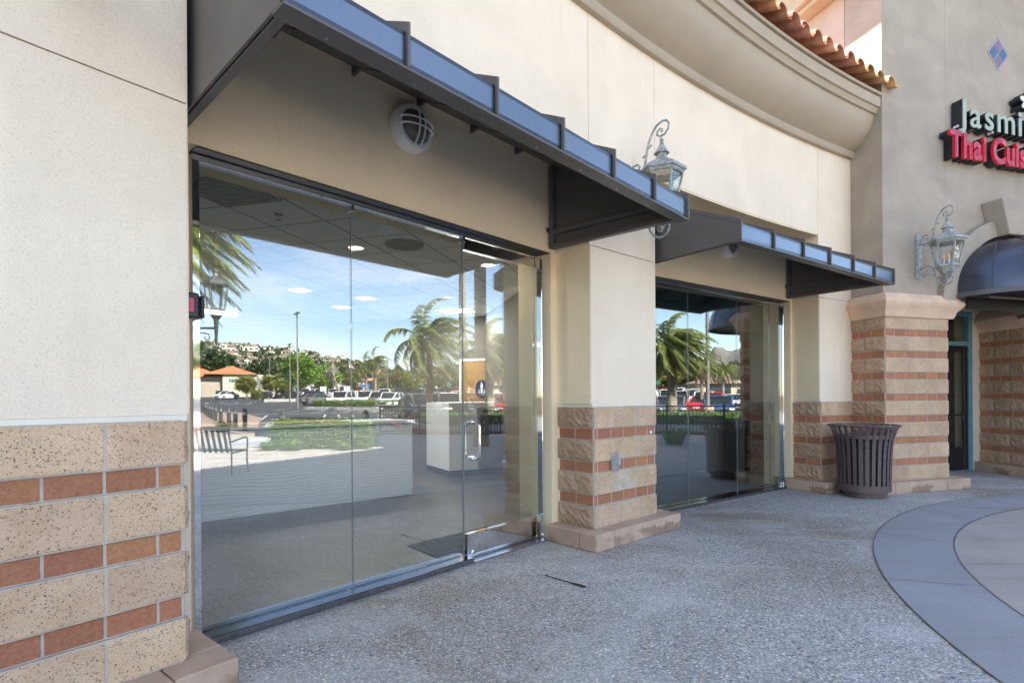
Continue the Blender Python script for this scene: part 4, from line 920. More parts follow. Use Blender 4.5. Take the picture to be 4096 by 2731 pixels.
pl = [(0, .004), (.45, .005), (.68, .010), (.70, .018), (.98, .020), (1.0, .012)]
top = [(a_[0] + dx * t + nx * w_, a_[1] + dy * t + ny * w_) for t, w_ in pl]; bot = [(a_[0] + dx * t - nx * w_ * .6, a_[1] + dy * t - ny * w_ * .6) for t, w_ in reversed(pl)]
m.prism(top + bot, .002, .006); tag(m.build('rubber_strip', 'rubber', None), 'torn black rubber strip lying on the pebble paving', 'strip')

# ------------------------------------------------------------------ interior
FL = [F1(-.15, .10, 0)[:2], F1(3.3, .10, 0)[:2], F2(-.2, .10, 0)[:2], F2(3.35, .10, 0)[:2], (5.6, 9.5), (4.0, 17), (-12, 17), (-12, 1.0), P(-62, 22.4)[:2]]
m = MB(); m.prism(FL, -.02, .012); o = m.build('interior_floor', 'in_floor', bld, B0)
m = MB(); m.prism(FL, 3.02, 3.12); o = m.build('interior_ceiling', 'in_ceil', bld, B0)
bw = frame((-12, 14.27), 106.0)
m = MB(); m.box(bw, 0, 12.9, 0, .15, .013, 3.019); m.build('interior_rear_wall', 'in_wall_dark', bld, B0)
m = MB()
pw = fR((.72, 5.92), 345.0); m.box(fR((.80, 5.90), 345.0), 0, 5.3, 0, .12, .013, 3.019)
m.build('interior_wall', 'in_wall_dark', bld, B0)
m = MB(); 
for a_, b_ in zip([F2(3.35, .10, 0)[:2], (5.6, 9.5), (4.0, 17), (-12, 17), (-12, 1.0)], [(5.6, 9.5), (4.0, 17), (-12, 17), (-12, 1.0), P(-62, 22.4)[:2]]): m.box(frame(a_, math.degrees(atan2(b_[0] - a_[0], b_[1] - a_[1]))), 0, hypot(b_[0] - a_[0], b_[1] - a_[1]), -.1, 0.0, .013, 3.019)
m.box(frame(F2(3.0, .5, 0)[:2], 345), 0.2, 6.2, -.12, 0, .013, 3.019); m.box(frame((-1.2, 13.2), 106.0), 1.0, 6.5, 0, .1, .013, 3.019); m.build('interior_side_wall', 'in_wall_dark', bld, B0)
m = MB(); m.box(frame((1.05, 8.9), 60.0), 0, 4.6, -1.6, 2.6, 2.60, 3.018); m.build('dropped_soffit', 'in_teal', bld, B0)
m = MB(); m.box(frame(F2(3.0, .5, 0)[:2], 345), 0.2, 6.2, .0005, .012, .014, .12); m.box(frame((1.9, 8.05), 61.0), 0, 3.2, -.012, 0, .014, .13); m.build('interior_baseboard', 'soffit_dark', bld, B0)
m = MB(); m.box(frame((1.9, 8.05), 61.0), 0, 3.2, 0, .12, .014, 1.30); m.build('back_bay_half_wall', 'in_wall_dark', bld, B0)
# half wall with the bottle filler
hw_ = thing('half_wall', 'pale grey half height wall with dark base behind the glass door', 'partition', (-1.0, 9.2, .013)); o3 = tuple(hw_.location)
bL, bC, bR = (-1.602, 10.05), (-1.074, 9.145), (-1.074 + 1.75 * .915, 9.145 + 1.75 * .404)
m = MB(); m.prism([bC, bR, (bR[0] - .4, bR[1] + .8), (bL[0] + .4, bL[1] + .5), bL], .013, 1.272); m.build('panel', 'in_wall', hw_, o3)
FW = frame(bC, 66.2); FS = fR(bC, 149.7 + 180)
m = MB(); m.box(FW, .0, 1.73, -.006, -.0005, .014, .115); m.box(FS, .0, 1.03, -.006, -.0005, .014, .115); m.build('base_strip', 'base_grey', hw_, o3)
bf = thing('bottle_filler', 'stainless bottle filling station on the half wall', 'drinking fountain', FW(.75, 0, .6)); o3 = tuple(bf.location)
m = MB(); m.box(FW, .52, .99, -.025, -.001, .12, .655); m.build('lower_panel', 'chrome_dull', bf, o3, bevel=.004)
m = MB(); m.box(FW, .505, 1.005, -.030, -.001, .66, .70); m.box(FW, .505, .555, -.030, -.001, .701, 1.18); m.box(FW, .955, 1.005, -.030, -.001, .701, 1.18); m.box(FW, .556, .954, -.030, -.001, 1.05, 1.18); m.build('surround', 'galv', bf, o3, bevel=.003)
m = MB(); m.box(FW, .556, .954, -.006, -.001, .701, 1.049); m.box(FW, .60, .91, -.034, -.0305, 1.09, 1.14); m.build('recess_back', 'base_grey', bf, o3)
m = MB(); m.tube([FW(.80, -.009, .75), FW(.80, -.009, .92), FW(.83, -.009, .96), FW(.83, -.009, 1.0)], .004, 6); m.tube([FW(.90, -.009, .75), FW(.90, -.009, .92), FW(.87, -.009, .96), FW(.87, -.009, 1.0)], .004, 6); m.tube([FW(.62, -.009, .78), FW(.66, -.009, .83), FW(.62, -.009, .83)], .004, 6); m.tube([FW(.62, -.009, .90), FW(.66, -.009, .95), FW(.62, -.009, .95)], .004, 6); m.build('bottle_icon', 'white', bf, o3)
ol = thing('wall_outlet', 'white power outlet low on the half wall', 'outlet', FW(1.13, 0, .48)); o3 = tuple(ol.location)
m = MB(); m.box(FW, 1.095, 1.165, -.007, -.001, .425, .54); m.build('plate', 'white', ol, o3, bevel=.002); m = MB()
for z in (.455, .505): m.box(FW, 1.118, 1.124, -.0085, -.0072, z - .008, z + .008); m.box(FW, 1.136, 1.142, -.0085, -.0072, z - .008, z + .008)
m.build('slots', 'letter_black', ol, o3)
# reception desk
dL, dR = (-4.75, 4.83), (-1.403, 7.548); FD = frame(dL, math.degrees(atan2(dR[0] - dL[0], dR[1] - dL[1]))); LD = hypot(dR[0] - dL[0], dR[1] - dL[1])
ds = thing('reception_desk', 'white reception desk with carved wave front panel behind the glass', 'desk', FD(LD / 2, .3, .013)); o3 = tuple(ds.location)
m = MB(); m.box(FD, 0, LD, 0, .03, .013, 1.00); m.build('wave_panel', 'wave', ds, o3, bevel=.003)
m = MB(); m.box(FD, 0, LD - .01, .031, .75, .013, .998); m.build('carcass', 'counter', ds, o3)
m = MB(); m.box(FD, -.02, LD + .03, -.03, .78, 1.012, 1.052); m.build('counter_top', 'counter', ds, o3, bevel=.003)
m = MB(); m.box(FD, -.02, LD - .9, .02, .75, 1.053, 1.066); m.build('timber_ledge', 'desk_wood', ds, o3)
# door mat
m = MB(); FM = frame((-.96, 4.909), 149); a = Vector((-.591 - -.96, 4.478 - 4.909)); 
m.prism([(-.96, 4.909), (-.591, 4.478), (.10, 5.19), (-.27, 5.62)], .0125, .022); tag(m.build('door_mat', 'mat', None), 'charcoal ribbed mat on the floor just inside the glass door', 'door mat')
# restroom door
RW = frame((-.6 - 1.3 * sin(R(106)), 10.985 - 1.3 * cos(R(106))), 106.0)
rd = thing('restroom_door', 'maple veneer door with a navy triangle sign on the back wall', 'door', RW(1.3, 0, .013)); o3 = tuple(rd.location)
m = MB(); m.box(RW, .86, 1.76, -.045, -.012, .02, 2.10); m.build('leaf', 'door_wood', rd, o3)
m = MB(); m.box(RW, .81, .855, -.06, 0, .014, 2.15); m.box(RW, 1.765, 1.81, -.06, 0, .014, 2.15); m.box(RW, .856, 1.764, -.06, 0, 2.105, 2.15); m.build('frame', 'bulk_white', rd, o3)
m = MB(); m.lathe([(.0001, 0), (.135, 0), (.135, .006), (.0001, .006)], 32, rot=Matrix.Rotation(R(90), 3, 'X') @ Matrix.Scale(1, 3)); v_ = [RW(1.30 + x, -.046 + y, 1.53 + z * 1.35) for x, y, z in m.v]; m.v = v_; m.build('restroom_sign', 'sign_blue', rd, o3)
m = MB(); vs = [RW(1.30 + x, -.0525, 1.53 + z) for x, z in ((-.085, -.085), (.085, -.085), (.0, .15))]; m.extr(vs, tuple(Vector(RW(1.3, -.0535, 0)) - Vector(RW(1.3, -.0525, 0)))); m.build('sign_triangle', 'white', rd, o3)
m = MB()
for x in (-.035, .035): m.lathe([(.0001, -.014), (.014, 0), (.0001, .014)], 8, RW(1.30 + x, -.056, 1.53 + .045)); m.box(RW, 1.30 + x - .013, 1.30 + x + .013, -.0565, -.0545, 1.53 - .07, 1.53 + .028)
m.build('sign_figures', 'sign_blue', rd, o3)
for s_, zz in (('ALL GENDER', -.112), ('RESTROOM', -.136)):
    me, x0, x1 = textmesh(s_, .022, .0005)
    for v in me.vertices: x, y, z = v.co; p = RW(1.30 + x - (x0 + x1) / 2, -.0530 - z, 1.53 + zz + y); v.co = [p[i] - o3[i] for i in range(3)]
    me.materials.clear(); me.materials.append(M['white']); lo = bpy.data.objects.new('sign_text', me); COL.objects.link(lo); lo.parent = rd
# ceiling fittings
def disc_light(loc, r, mat, name, label, cat, ring='white', grp=None):
    t = thing(name, label, cat, loc, group=grp); m = MB(); m.lathe([(r * .82, -.010), (r, -.010), (r, 0), (r * .82, 0)], 24); m.build('trim_ring', ring, t); m = MB(); m.lathe([(.0001, -.004), (r * .82, -.004)], 24); m.build('diffuser', mat, t); return t
for (x, y), lb in (((-1.70, 5.90), 'round downlight in the ceiling left of the glass joint'), ((-.62, 5.53), 'round downlight in the ceiling nearest the door'), ((-.28, 6.7), 'round downlight in the ceiling behind the door head'), ((.20, 8.2), 'round downlight in the ceiling nearest the right jamb'), ((-1.05, 8.9), 'small round downlight deep in the room')):
    disc_light((x, y, 3.019), .105, 'lamp_on_w', 'downlight', lb, 'downlight', grp='recessed downlights')
disc_light((-1.15, 5.80, 3.019), .21, 'vent_grey', 'ceiling_speaker', 'round grey speaker grille in the ceiling', 'speaker', ring='vent_grey')
sp = thing('fire_sprinkler', 'small chrome sprinkler head under the ceiling', 'sprinkler', (-2.08, 4.82, 3.019)); m = MB(); m.lathe([(.0001, -.004), (.04, -.004), (.04, 0)], 16); m.tube([(0, 0, -.004), (0, 0, -.05)], .008, 8); m.lathe([(.0001, -.05), (.022, -.052), (.0001, -.055)], 10); m.build('head', 'chrome', sp)
vt = thing('ceiling_vent', 'square perforated air vent in the ceiling at upper left', 'vent', (-2.25, 4.28, 3.019)); VT = frame((-2.25, 4.28), 105.5); m = MB(); m.box(VT, -.28, .28, -.28, .28, 3.008, 3.016); v_ = [(a - vt.location[0], b - vt.location[1], c - 3.019) for a, b, c in m.v]; m.v = v_; m.build('grille', 'vent_grey', vt)
m = MB()
for k in range(3):
    e = .24 - k * .07
    for a, b, c, d in ((-e, e, -e, -e + .02), (-e, e, e - .02, e), (-e, -e + .02, -e + .02, e - .02), (e - .02, e, -e + .02, e - .02)): m.box(VT, a, b, c, d, 3.002, 3.0075)
m.v = [(a - vt.location[0], b - vt.location[1], c - 3.019) for a, b, c in m.v]; m.build('louvre', 'vent_pale', vt)
def panel_light(c, w_, d_, lb):
    t = thing('ceiling_panel_light', lb, 'ceiling light', (c[0], c[1], 3.0), group='square lit ceiling panels'); T = frame((0, 0), 105.0)
    m = MB(); m.box(T, -w_, w_, -d_, d_, .004, .012); m.build('diffuser', 'lamp_on', t)
    m = MB(); m.box(T, -w_ - .02, -w_ - .001, -d_ - .02, d_ + .02, .0, .018); m.box(T, w_ + .001, w_ + .02, -d_ - .02, d_ + .02, .0, .018); m.box(T, -w_, w_, -d_ - .02, -d_ - .001, .0, .018); m.box(T, -w_, w_, d_ + .001, d_ + .02, .0, .018); m.build('trim', 'white', t)
for c, lb in (((-1.05, 10.2), 'lit panel deepest in the room above the half wall'), ((-3.2, 8.15), 'lit panel left of the glass joint above the desk'), ((-2.4, 8.85), 'lit panel just right of the glass joint'), ((-3.05, 9.7), 'smaller looking lit panel near the rear wall'), ((-5.2, 7.4), 'lit panel by the left jamb behind the reflected lamp')):
    panel_light(c, .13 if c[0] < -1.1 else .32, .13 if c[0] < -1.1 else .20, lb)
for i_, (x, y, e_, sz_, co_) in enumerate(((-1.70, 5.90, 14, .16, (1, .90, .78)), (-.62, 5.53, 14, .16, (1, .90, .78)), (-.28, 6.7, 14, .16, (1, .90, .78)), (.2, 8.2, 14, .16, (1, .90, .78)), (-1.05, 10.2, 30, .4, (1, .97, .92)), (-3.2, 8.15, 22, .25, (1, .97, .92)), (-2.4, 8.85, 22, .25, (1, .97, .92)), (-5.2, 7.4, 22, .25, (1, .97, .92)))):
    la = bpy.data.lights.new('ceiling_lamp', 'AREA'); la.energy = e_ * (.14 if e_ < 20 else .36); la.shape = 'DISK' if e_ < 20 else 'SQUARE'; la.size = .17 if e_ < 20 else (.6 if e_ > 25 else .26); la.color = co_; lo = bpy.data.objects.new('ceiling_lamp', la); COL.objects.link(lo); lo.location = (x, y, 3.010 if e_ < 20 else 2.999); lo.rotation_euler = (0, 0, R(-15))
pd = thing('pendant_light', 'long lit linear pendant hanging over the reception desk', 'pendant light', (-3.3, 5.05, 2.3)); PT = frame((-4.35, 3.75), 43.0)
o3 = tuple(pd.location); m = MB(); m.box(PT, 0, 2.3, -.03, .03, 2.20, 2.235); m.build('diffuser', 'lamp_on', pd, o3); m = MB(); m.box(PT, 0, 2.3, -.032, .032, 2.2355, 2.28); m.build('housing', 'white', pd, o3)
m = MB(); m.tube([PT(.2, 0, 2.28), PT(.2, 0, 3.018)], .003, 5); m.tube([PT(2.1, 0, 2.28), PT(2.1, 0, 3.018)], .003, 5); m.build('cable', 'galv', pd, o3)
sc2 = thing('security_camera', 'small white round security camera under the soffit in the second bay', 'camera', F2(.93, .85, 2.66)); m = MB(); m.lathe([(.0001, .05), (.045, .04), (.055, 0), (.045, -.03), (.0001, -.045)], 16); m.build('body', 'white', sc2, smooth=True); m = MB(); m.lathe([(.0001, -.015), (.022, 0), (.0001, .015)], 12, (-.045, -.03, -.012)); m.build('lens', 'letter_black', sc2)
# ================================================================== across the plaza (seen in the glass)
LOOK = (-4.9, 4.6)
def polar_at(az, d): return (LOOK[0] + d * sin(R(az)), LOOK[1] + d * cos(R(az)))
# kerbs, planting strip, markings
def path_strip(name, pts, w_, z0, z1, mat, label=None, cat=None, kind='structure'):
    m = MB()
    for (a, b) in zip(pts[:-1], pts[1:]):
        dx, dy = b[0] - a[0], b[1] - a[1]; l = hypot(dx, dy); nx, ny = -dy / l * w_ / 2, dx / l * w_ / 2
        m.prism([(a[0] + nx, a[1] + ny), (b[0] + nx, b[1] + ny), (b[0] - nx, b[1] - ny), (a[0] - nx, a[1] - ny)], z0, z1)
    o = m.build(name, mat)
    if kind: o['kind'] = kind
    if label: tag(o, label, cat)
    return o
path_strip('red_kerb', [(15.6, 12), (15.7, 6.5), (16.4, 3.6), (18.6, 2.0), (22, .8), (27, -.2)], .16, -.14, .02, 'kerb_red')
m = MB(); m.prism([(19.2, 3.6), (20.2, 2.3), (23, 1.3), (27.0, .6), (27.0, 16), (19.0, 16), (18.7, 7)], -.14, .10); tag_s(m.build('planting_bed_kerb', 'kerb'))
m = MB(); m.prism([(34, -10.2), (62, -24.5), (62, -60), (14.9, -60), (14.9, -3.2), (18, -4.4)], -.14, .01); tag_s(m.build('sidewalk', 'sidewalk'))
m = MB(); m.prism([(54.5, -13.5), (57, -14.0), (64, -12.5), (62, -6.0), (50.0, -4.8)], -.1, .34); tag_s(m.build('island_kerb', 'kerb'))
m = MB(); m.prism([(82, -28), (90, -26.5), (90, -19), (83, -19)], .4, 1.25); tag_s(m.build('far_island_kerb', 'kerb'))
def paint(pts, name='lane_marking'):
    m = MB(); m.add([(x, y, zg(x) - .126) for x, y in pts], [tuple(range(len(pts)))]); return tag_s(m.build(name, 'paint_white'))
def pline(a, b, w_=.12):
    dx, dy = b[0] - a[0], b[1] - a[1]; l = hypot(dx, dy); nx, ny = -dy / l * w_ / 2, dx / l * w_ / 2
    return [(a[0] + nx, a[1] + ny), (b[0] + nx, b[1] + ny), (b[0] - nx, b[1] - ny), (a[0] - nx, a[1] - ny)]
lm = MB()
def addl(a, b, w_=.12):
    q = pline(a, b, w_); lm.add([(x, y, zg(x) - .126) for x, y in q], [(0, 1, 2, 3)])
for k in range(7): addl((24.5 + k * 1.7, -6.2 - k * .55), (25.3 + k * 1.7, -6.5 - k * .55), .5)
addl((24, -6.9), (44, -13.5), .1); addl((45.2, -19.5), (49.8, 2), .25)
for k in range(9): addl((76 + k * 1.0, -34 + k * 1.7), (78 + k * 1.0, -34.6 + k * 1.7), .3)
for k in range(7): addl((38 + k * .2, -7 + k * 1.1), (44 + k * .2, -8.5 + k * 1.1), .12)
for X in (29.5, 35.5, 50, 56, 70, 75.5, 92, 97.5, 112, 117.5):
    for k in range(-14, 12): 
        Y = k * 2.75 + .3
        if Y > -5 + (X - 30) * -.45: addl((X - 2.5, Y), (X + 2.5, Y), .1)
tag_s(lm.build('lane_markings', 'paint_white'))
def road_word(s_, c, az_read, h, nm='road_lettering'):
    me, x0, x1 = textmesh(s_, 1.0, 0.0005); e = (sin(R(az_read)), cos(R(az_read))); f = (-e[1], e[0]); wd = x1 - x0; kx = h[0] / wd; ky = h[1] / .72
    for v in me.vertices: x, y, z = v.co; X = c[0] + e[0] * (x - x0 - wd / 2) * kx + f[0] * y * ky; Y = c[1] + e[1] * (x - x0 - wd / 2) * kx + f[1] * y * ky; v.co = (X, Y, zg(X) - .118)
    me.materials.clear(); me.materials.append(M['paint_white']); o = bpy.data.objects.new(nm, me); COL.objects.link(o); o['kind'] = 'structure'
road_word('BUMP', (71.5, -27.7), 203, (3.4, 3.4)); road_word('BUMP', (33.5, -7.0), 200, (2.9, 1.9))
# foliage helpers
def leafcloud(m, c, rad, n, sz, rnd, clumps=0, flat=.8):
    cl = [(c[0], c[1], c[2], rad[0], rad[1], rad[2])]
    if clumps:
        cl = []
        for _ in range(clumps):
            while True:
                p = [rnd.uniform(-1, 1) for _ in range(3)]
                if .25 < sum(x * x for x in p) < 1: break
            k = rnd.uniform(.22, .42); cl.append((c[0] + p[0] * rad[0] * .78, c[1] + p[1] * rad[1] * .78, c[2] + p[2] * rad[2] * .78, rad[0] * k, rad[1] * k, rad[2] * k))
    for i in range(n):
        q = cl[i % len(cl)]
        while True:
            p = [rnd.gauss(0, .55) for _ in range(3)]
            if sum(x * x for x in p) < 1.6: break
        x, y, z = q[0] + p[0] * q[3], q[1] + p[1] * q[4], q[2] + p[2] * q[5]
        a = rnd.uniform(0, 2 * pi); t = rnd.uniform(-.9, .9); s = sz * rnd.uniform(.6, 1.3); d1 = Vector((cos(a), sin(a), t * .5)) * s; d2 = Vector((-sin(a) * rnd.uniform(.3, 1), cos(a) * rnd.uniform(.3, 1), rnd.uniform(-1, 1))) * s * .6
        m.tn = rnd.uniform(0, 1); P0 = Vector((x, y, z)); m.add([P0 - d1, P0 + d2, P0 + d1, P0 - d2], [(0, 1, 2, 3)])
    m.tn = 1.0
def make_tree(name, label, leafmat, H, W, trunk, n, sz, seed, clumps=22, low=.35):
    rnd = random.Random(seed); t = thing(name, label, 'tree'); m = MB(); r0 = trunk
    m.tube([(0, 0, -.3), (.03, 0, H * .15), (-.02, .04, H * .35), (0, 0, H * .5), (.05, 0, H * .75)], [r0 * 1.3, r0, r0 * .85, r0 * .6, r0 * .2], 8)
    for k in range(6):
        a = 2 * pi * k / 6 + rnd.uniform(-.4, .4); z0 = H * rnd.uniform(.3, .5); m.tube([(0, 0, z0), (cos(a) * W * .18, sin(a) * W * .18, z0 + H * .15), (cos(a) * W * .34, sin(a) * W * .34, z0 + H * rnd.uniform(.2, .36))], [r0 * .5, r0 * .3, r0 * .1], 6)
    m.build('trunk', 'bark', t); m = MB(); leafcloud(m, (0, 0, H * (low + 1) / 2), (W / 2, W / 2, H * (1 - low) / 2), n, sz, rnd, clumps); m.build('crown', leafmat, t); return t
def place(proto, first, x, y, s_=1.0, rz=0.0, label=None, z=None):
    o = proto if first else copy_tree(proto); return put(o, (x, y, zg(x) - .12 if z is None else z), rz, label, s_)
t1 = make_tree('round_tree', 'x', 'leaf_tree', 7.8, 6.4, .16, 9000, .24, 3, 60, .27); place(t1, True, 85.4, -23.4, label='round bright green tree on the far parking island')
place(t1, False, 92, -21.0, .8, 1.0, 'smaller green tree behind the round bright one')
t2_ = make_tree('olive_tree', 'x', 'leaf_olive', 7.0, 6.6, .14, 2600, .26, 5, 34, .15)
for i, (x, y, s_) in enumerate(((100, -9, .85), (104, -3.5, .95), (98, .5, 1.0), (102, 4.5, 1.05), (96, 8, .95), (100, 12, .9), (96, -30, .6), (104, -35, .75), (100, -38, .65), (108, -41, .7), (76, -27, .33), (70, 14, .7), (112, -14, .8), (118, -22, .9), (120, -29, .8), (116, 0, 1.0), (124, 8, 1.1), (94, -6, .6))):
    place(t2_, i == 0, x, y, s_, i * 1.3, 'olive green car park tree ' + ('left of the light pole by the palms', 'straight behind the white pickups', 'behind the palm with the slim trunk', 'right of the slim trunked palm', 'behind the red car', 'at the far right of the car park', 'among the far cars beside the feather banner', 'left of the feather banner', 'in front of the cream shop wall', 'hiding the end of the shop name', 'low and shrub sized by the round tree', 'low behind the tiled kiosk', 'in front of the blue shop', 'left of the blue shop', 'before the long white shop', 'in front of the corner shop', 'beside the right hand corner shop', 'small behind the two distant palms')[i])
t3 = make_tree('dark_evergreen', 'x', 'leaf_dark', 13.0, 9.0, .3, 2600, .5, 9, 30, .1)
for i, (x, y, s_) in enumerate(((165, -70, 1.0), (172, -78, 1.1), (176, -62, .9), (170, -52, 1.0), (178, -45, .8), (150, -56, .75), (168, -30, .7), (176, -20, .75), (172, -8, .7), (180, 4, .7), (184, 18, .8), (160, -38, .6), (175, -88, 1.2), (190, -35, .9))):
    place(t3, i == 0, x, y, s_, i * 1.7, 'dark evergreen behind the far shops, ' + nth(i) + ' in the broken line', z=3.0)
# leafless pruned tree
bt = thing('bare_tree', 'leafless knobbly pruned tree on the near parking island', 'tree', (62.2, -11.6, .3)); rnd = random.Random(12); m = MB()
def branch(p, d, r, l, dep):
    q = p + d * l; mid = p + d * l * .5 + Vector((rnd.uniform(-.1, .1), rnd.uniform(-.1, .1), .05)) * l; m.tube([p, mid, q], [r, r * .85, r * .7], 6)
    if dep == 0: m.lathe([(.0001, -.09), (.10, 0), (.0001, .09)], 6, q); return
    for _ in range(3 if dep > 1 else 2):
        nd = (d + Vector((rnd.uniform(-1, 1), rnd.uniform(-1, 1), rnd.uniform(-.15, .6))) * .75).normalized(); branch(q, nd, r * .62, l * rnd.uniform(.6, .8), dep - 1)
branch(Vector((0, 0, -.2)), Vector((.05, -.05, 1)).normalized(), .24, 1.9, 4); m.build('trunk_and_limbs', 'bark', bt)
# palms, fronds blown toward +Y
def make_palm(name, label, loc, H, r0, r1, fl, nf, seed, wind=(0, .9, 0), dry=5, crownz=None, leaf_l=.42):
    rnd = random.Random(seed); t = thing(name, label, 'palm tree', loc); m = MB(); nz = int(H / .14)
    for k in range(nz):
        z = H * k / nz; f = k / nz; r = r0 * (1 - f) + r1 * f + (r0 * .35) * max(0, 1 - f * 8); m.tn = rnd.uniform(.75, 1.15)
        m.lathe([(r * 1.03, z - .1 * (k == 0)), (r, z + H / nz * .5), (r * .97, z + H / nz + .002)], 14, (sin(z * .7) * .03, 0, 0))
    m.tn = 1.0; m.build('trunk', 'palm_trunk', t, smooth=True)
    m = MB(); W_ = Vector(wind)
    for i in range(nf):
        a = 2.4 * i; el = 1.25 - 1.9 * (i / nf); d = Vector((cos(a) * cos(el), sin(a) * cos(el), sin(el))); p = Vector((0, 0, H)); seg = 14; l = fl * rnd.uniform(.8, 1.1); pts = []; a += 0
        dryf = i >= nf - dry
        for s_ in range(seg + 1):
            pts.append(p.copy()); f = s_ / seg; d = (d + (W_ * .17 * (.4 + f) + Vector((0, 0, -.10 - .11 * f))) * (1.4 if dryf else 1)).normalized(); p = p + d * (l / seg)
        m.mi = 1 if dryf else 0; m.tn = .6; m.tube(pts[:seg], [.022 * (1 - .8 * k / seg) for k in range(seg)], 4)
        for s_ in range(2, seg):
            for sub in (0, .2, .4, .6, .8):
                b = pts[s_].lerp(pts[s_ + 1], sub); dd = (pts[s_ + 1] - pts[s_]).normalized(); side = dd.cross(Vector((0, 0, 1)))
                side = side.normalized() if side.length > .05 else Vector((1, 0, 0)); f = (s_ + sub) / seg; ll = leaf_l * (.55 + .75 * sin(pi * min(f * 1.05, 1))) * rnd.uniform(.8, 1.15)
                for sg_ in (-1, 1):
                    ld = (dd * .55 + side * sg_ * rnd.uniform(.45, .9) + W_ * .45 + Vector((0, 0, rnd.uniform(-.75, -.1)))).normalized(); wv = dd * .020 * rnd.uniform(.8, 1.5)
                    e1_ = b + ld * ll * .55; e2_ = e1_ + (ld + Vector((0, 0, -.55)) + W_ * .2).normalized() * ll * .5; m.tn = rnd.uniform(0, 1)
                    m.add([b - wv, b + wv, e1_ + wv, e1_ - wv], [(0, 1, 2, 3)]); m.add([e1_ - wv, e1_ + wv, e2_], [(0, 1, 2)])
    m.build('crown', ['frond', 'frond_dry'], t); return t
make_palm('palm_tree', 'windblown palm with a slim pale trunk beyond the iron fence', (25.3, 2.2, 0), 4.45, .20, .16, 3.3, 52, 2, dry=8)
make_palm('palm_tree', 'shaggy palm with drooping dead fronds beside the grey pole', (24.0, 5.5, 0), 3.9, .26, .22, 2.4, 52, 4, dry=8)
make_palm('palm_tree', 'tall palm trunk reaching out of view beyond the fence', (25.0, 4.05, 0), 14, .24, .14, 2.8, 28, 6)
make_palm('palm_tree', 'thick ringed palm trunk on the plaza', (10.1, 4.81, 0), 11.5, .175, .165, 3.2, 30, 8)
make_palm('palm_tree', 'palm beside the plaza lamp with fronds blown over it', (7.7, -2.7, 0), 5.3, .20, .17, 2.6, 78, 10, leaf_l=.40)
pp = make_palm('palm_tree', 'small distant windswept palm beside the light poles', (77, -10, .7), 6.0, .25, .2, 3.0, 30, 14)
for (x, y, s_, lb) in ((82, -12.3, .95, 'second of the two distant windswept palms by the light poles'), (49, 8.9, .62, 'small windswept palm before the tiled kiosk'), (60, 11.6, .6, 'small palm behind the tiled kiosk'), (36.5, 7.0, .62, 'bushy palm behind the near shaggy palm'), (90, -12, .5, 'low palm by the blue shop')):
    c = copy_tree(pp); put(c, (x, y, zg(x) - .12), x, lb, s_)
# street furniture
def lamp_post(x, y, top, label, heads=2):
    t = thing('light_pole', label, 'light pole', (x, y, zg(x) - .12), group='car park light poles'); m = MB(); m.tube([(0, 0, 0), (0, 0, top)], [.11, .07], 10); m.build('pole', 'pole', t)
    m = MB(); m.tube([(-.5, .3, top), (.5, -.3, top)], .03, 6); m.build('arm', 'pole', t)
    for s_ in (-1, 1):
        m = MB(); m.box(frame((s_ * .45 , -s_ * .27), 120), -.35, .35, -.18, .18, top - .02, top + .14); m.build('lamp_head', 'pole', t, bevel=.02)
lamp_post(56.7, -14.9, 10.6, 'tallest twin headed car park light pole'); lamp_post(82.4, -24.2, 9.0, 'twin headed light pole behind the round green tree'); lamp_post(108.4, -36.8, 8.3, 'distant light pole left of the green tree'); lamp_post(96.6, -11.2, 7.0, 'light pole beside the two distant palms'); lamp_post(101, -12.6, 5.2, 'shorter looking light pole beside the blue shop')
t = thing('grey_mast', 'smooth grey mast on a tan concrete footing beyond the fence', 'mast', (25.6, 7.25, 0)); m = MB(); m.tube([(0, 0, .8), (0, 0, 10)], [.10, .085], 14); m.build('mast', 'pole', t, smooth=True); m = MB(); m.lathe([(.30, 0), (.30, .78), (.27, .81), (.0001, .81)], 20); m.build('footing', 'plinth', t)
# plaza lamp
pl = thing('plaza_lamp', 'bronze lantern on a side arm above the plaza', 'street lamp', (6.27, -1.28, -.24)); m = MB(); m.tube([(0, 0, 0), (0, 0, .5), (0, 0, 3.35)], [.11, .07, .05], 12); m.lathe([(.16, 0), (.16, .12), (.11, .3), (.10, .5)], 16); m.lathe([(.0001, 3.5), (.04, 3.45), (.05, 3.38), (.05, 3.35)], 10); m.build('post', 'bollard', pl, smooth=True)
m = MB(); m.tube([(0, 0, 3.02), (-.03, .75, 3.02)], .022, 8); m.tube([(0, .05, 2.72), (0, .25, 2.78), (-.01, .45, 2.93), (-.02, .6, 2.90), (-.02, .62, 2.80), (-.02, .54, 2.78), (-.02, .52, 2.85)], .012, 6); m.tube([(-.03, .75, 2.72), (-.03, .75, 3.20)], [.022, .05], 10); m.lathe([(.0001, 2.66), (.03, 2.70), (.0001, 2.75)], 8, (-.03, .75, 0)); m.build('arm', 'bollard', pl, smooth=True)
cc = (-.03, .75, 0); m = MB()
m.lathe([(.06, 3.20), (.12, 3.30), (.15, 3.36), (.17, 3.38), (.15, 3.40)], 6, cc); m.lathe([(.225, 3.86), (.235, 3.88), (.235, 3.91), (.19, 3.97), (.12, 4.03), (.06, 4.06), (.045, 4.12), (.07, 4.14), (.03, 4.2), (.0001, 4.24)], 6, cc)
for k in range(6): a = pi / 3 * k; m.tube([(cc[0] + .15 * cos(a), cc[1] + .15 * sin(a), 3.39), (cc[0] + .215 * cos(a), cc[1] + .215 * sin(a), 3.87)], .013, 5)
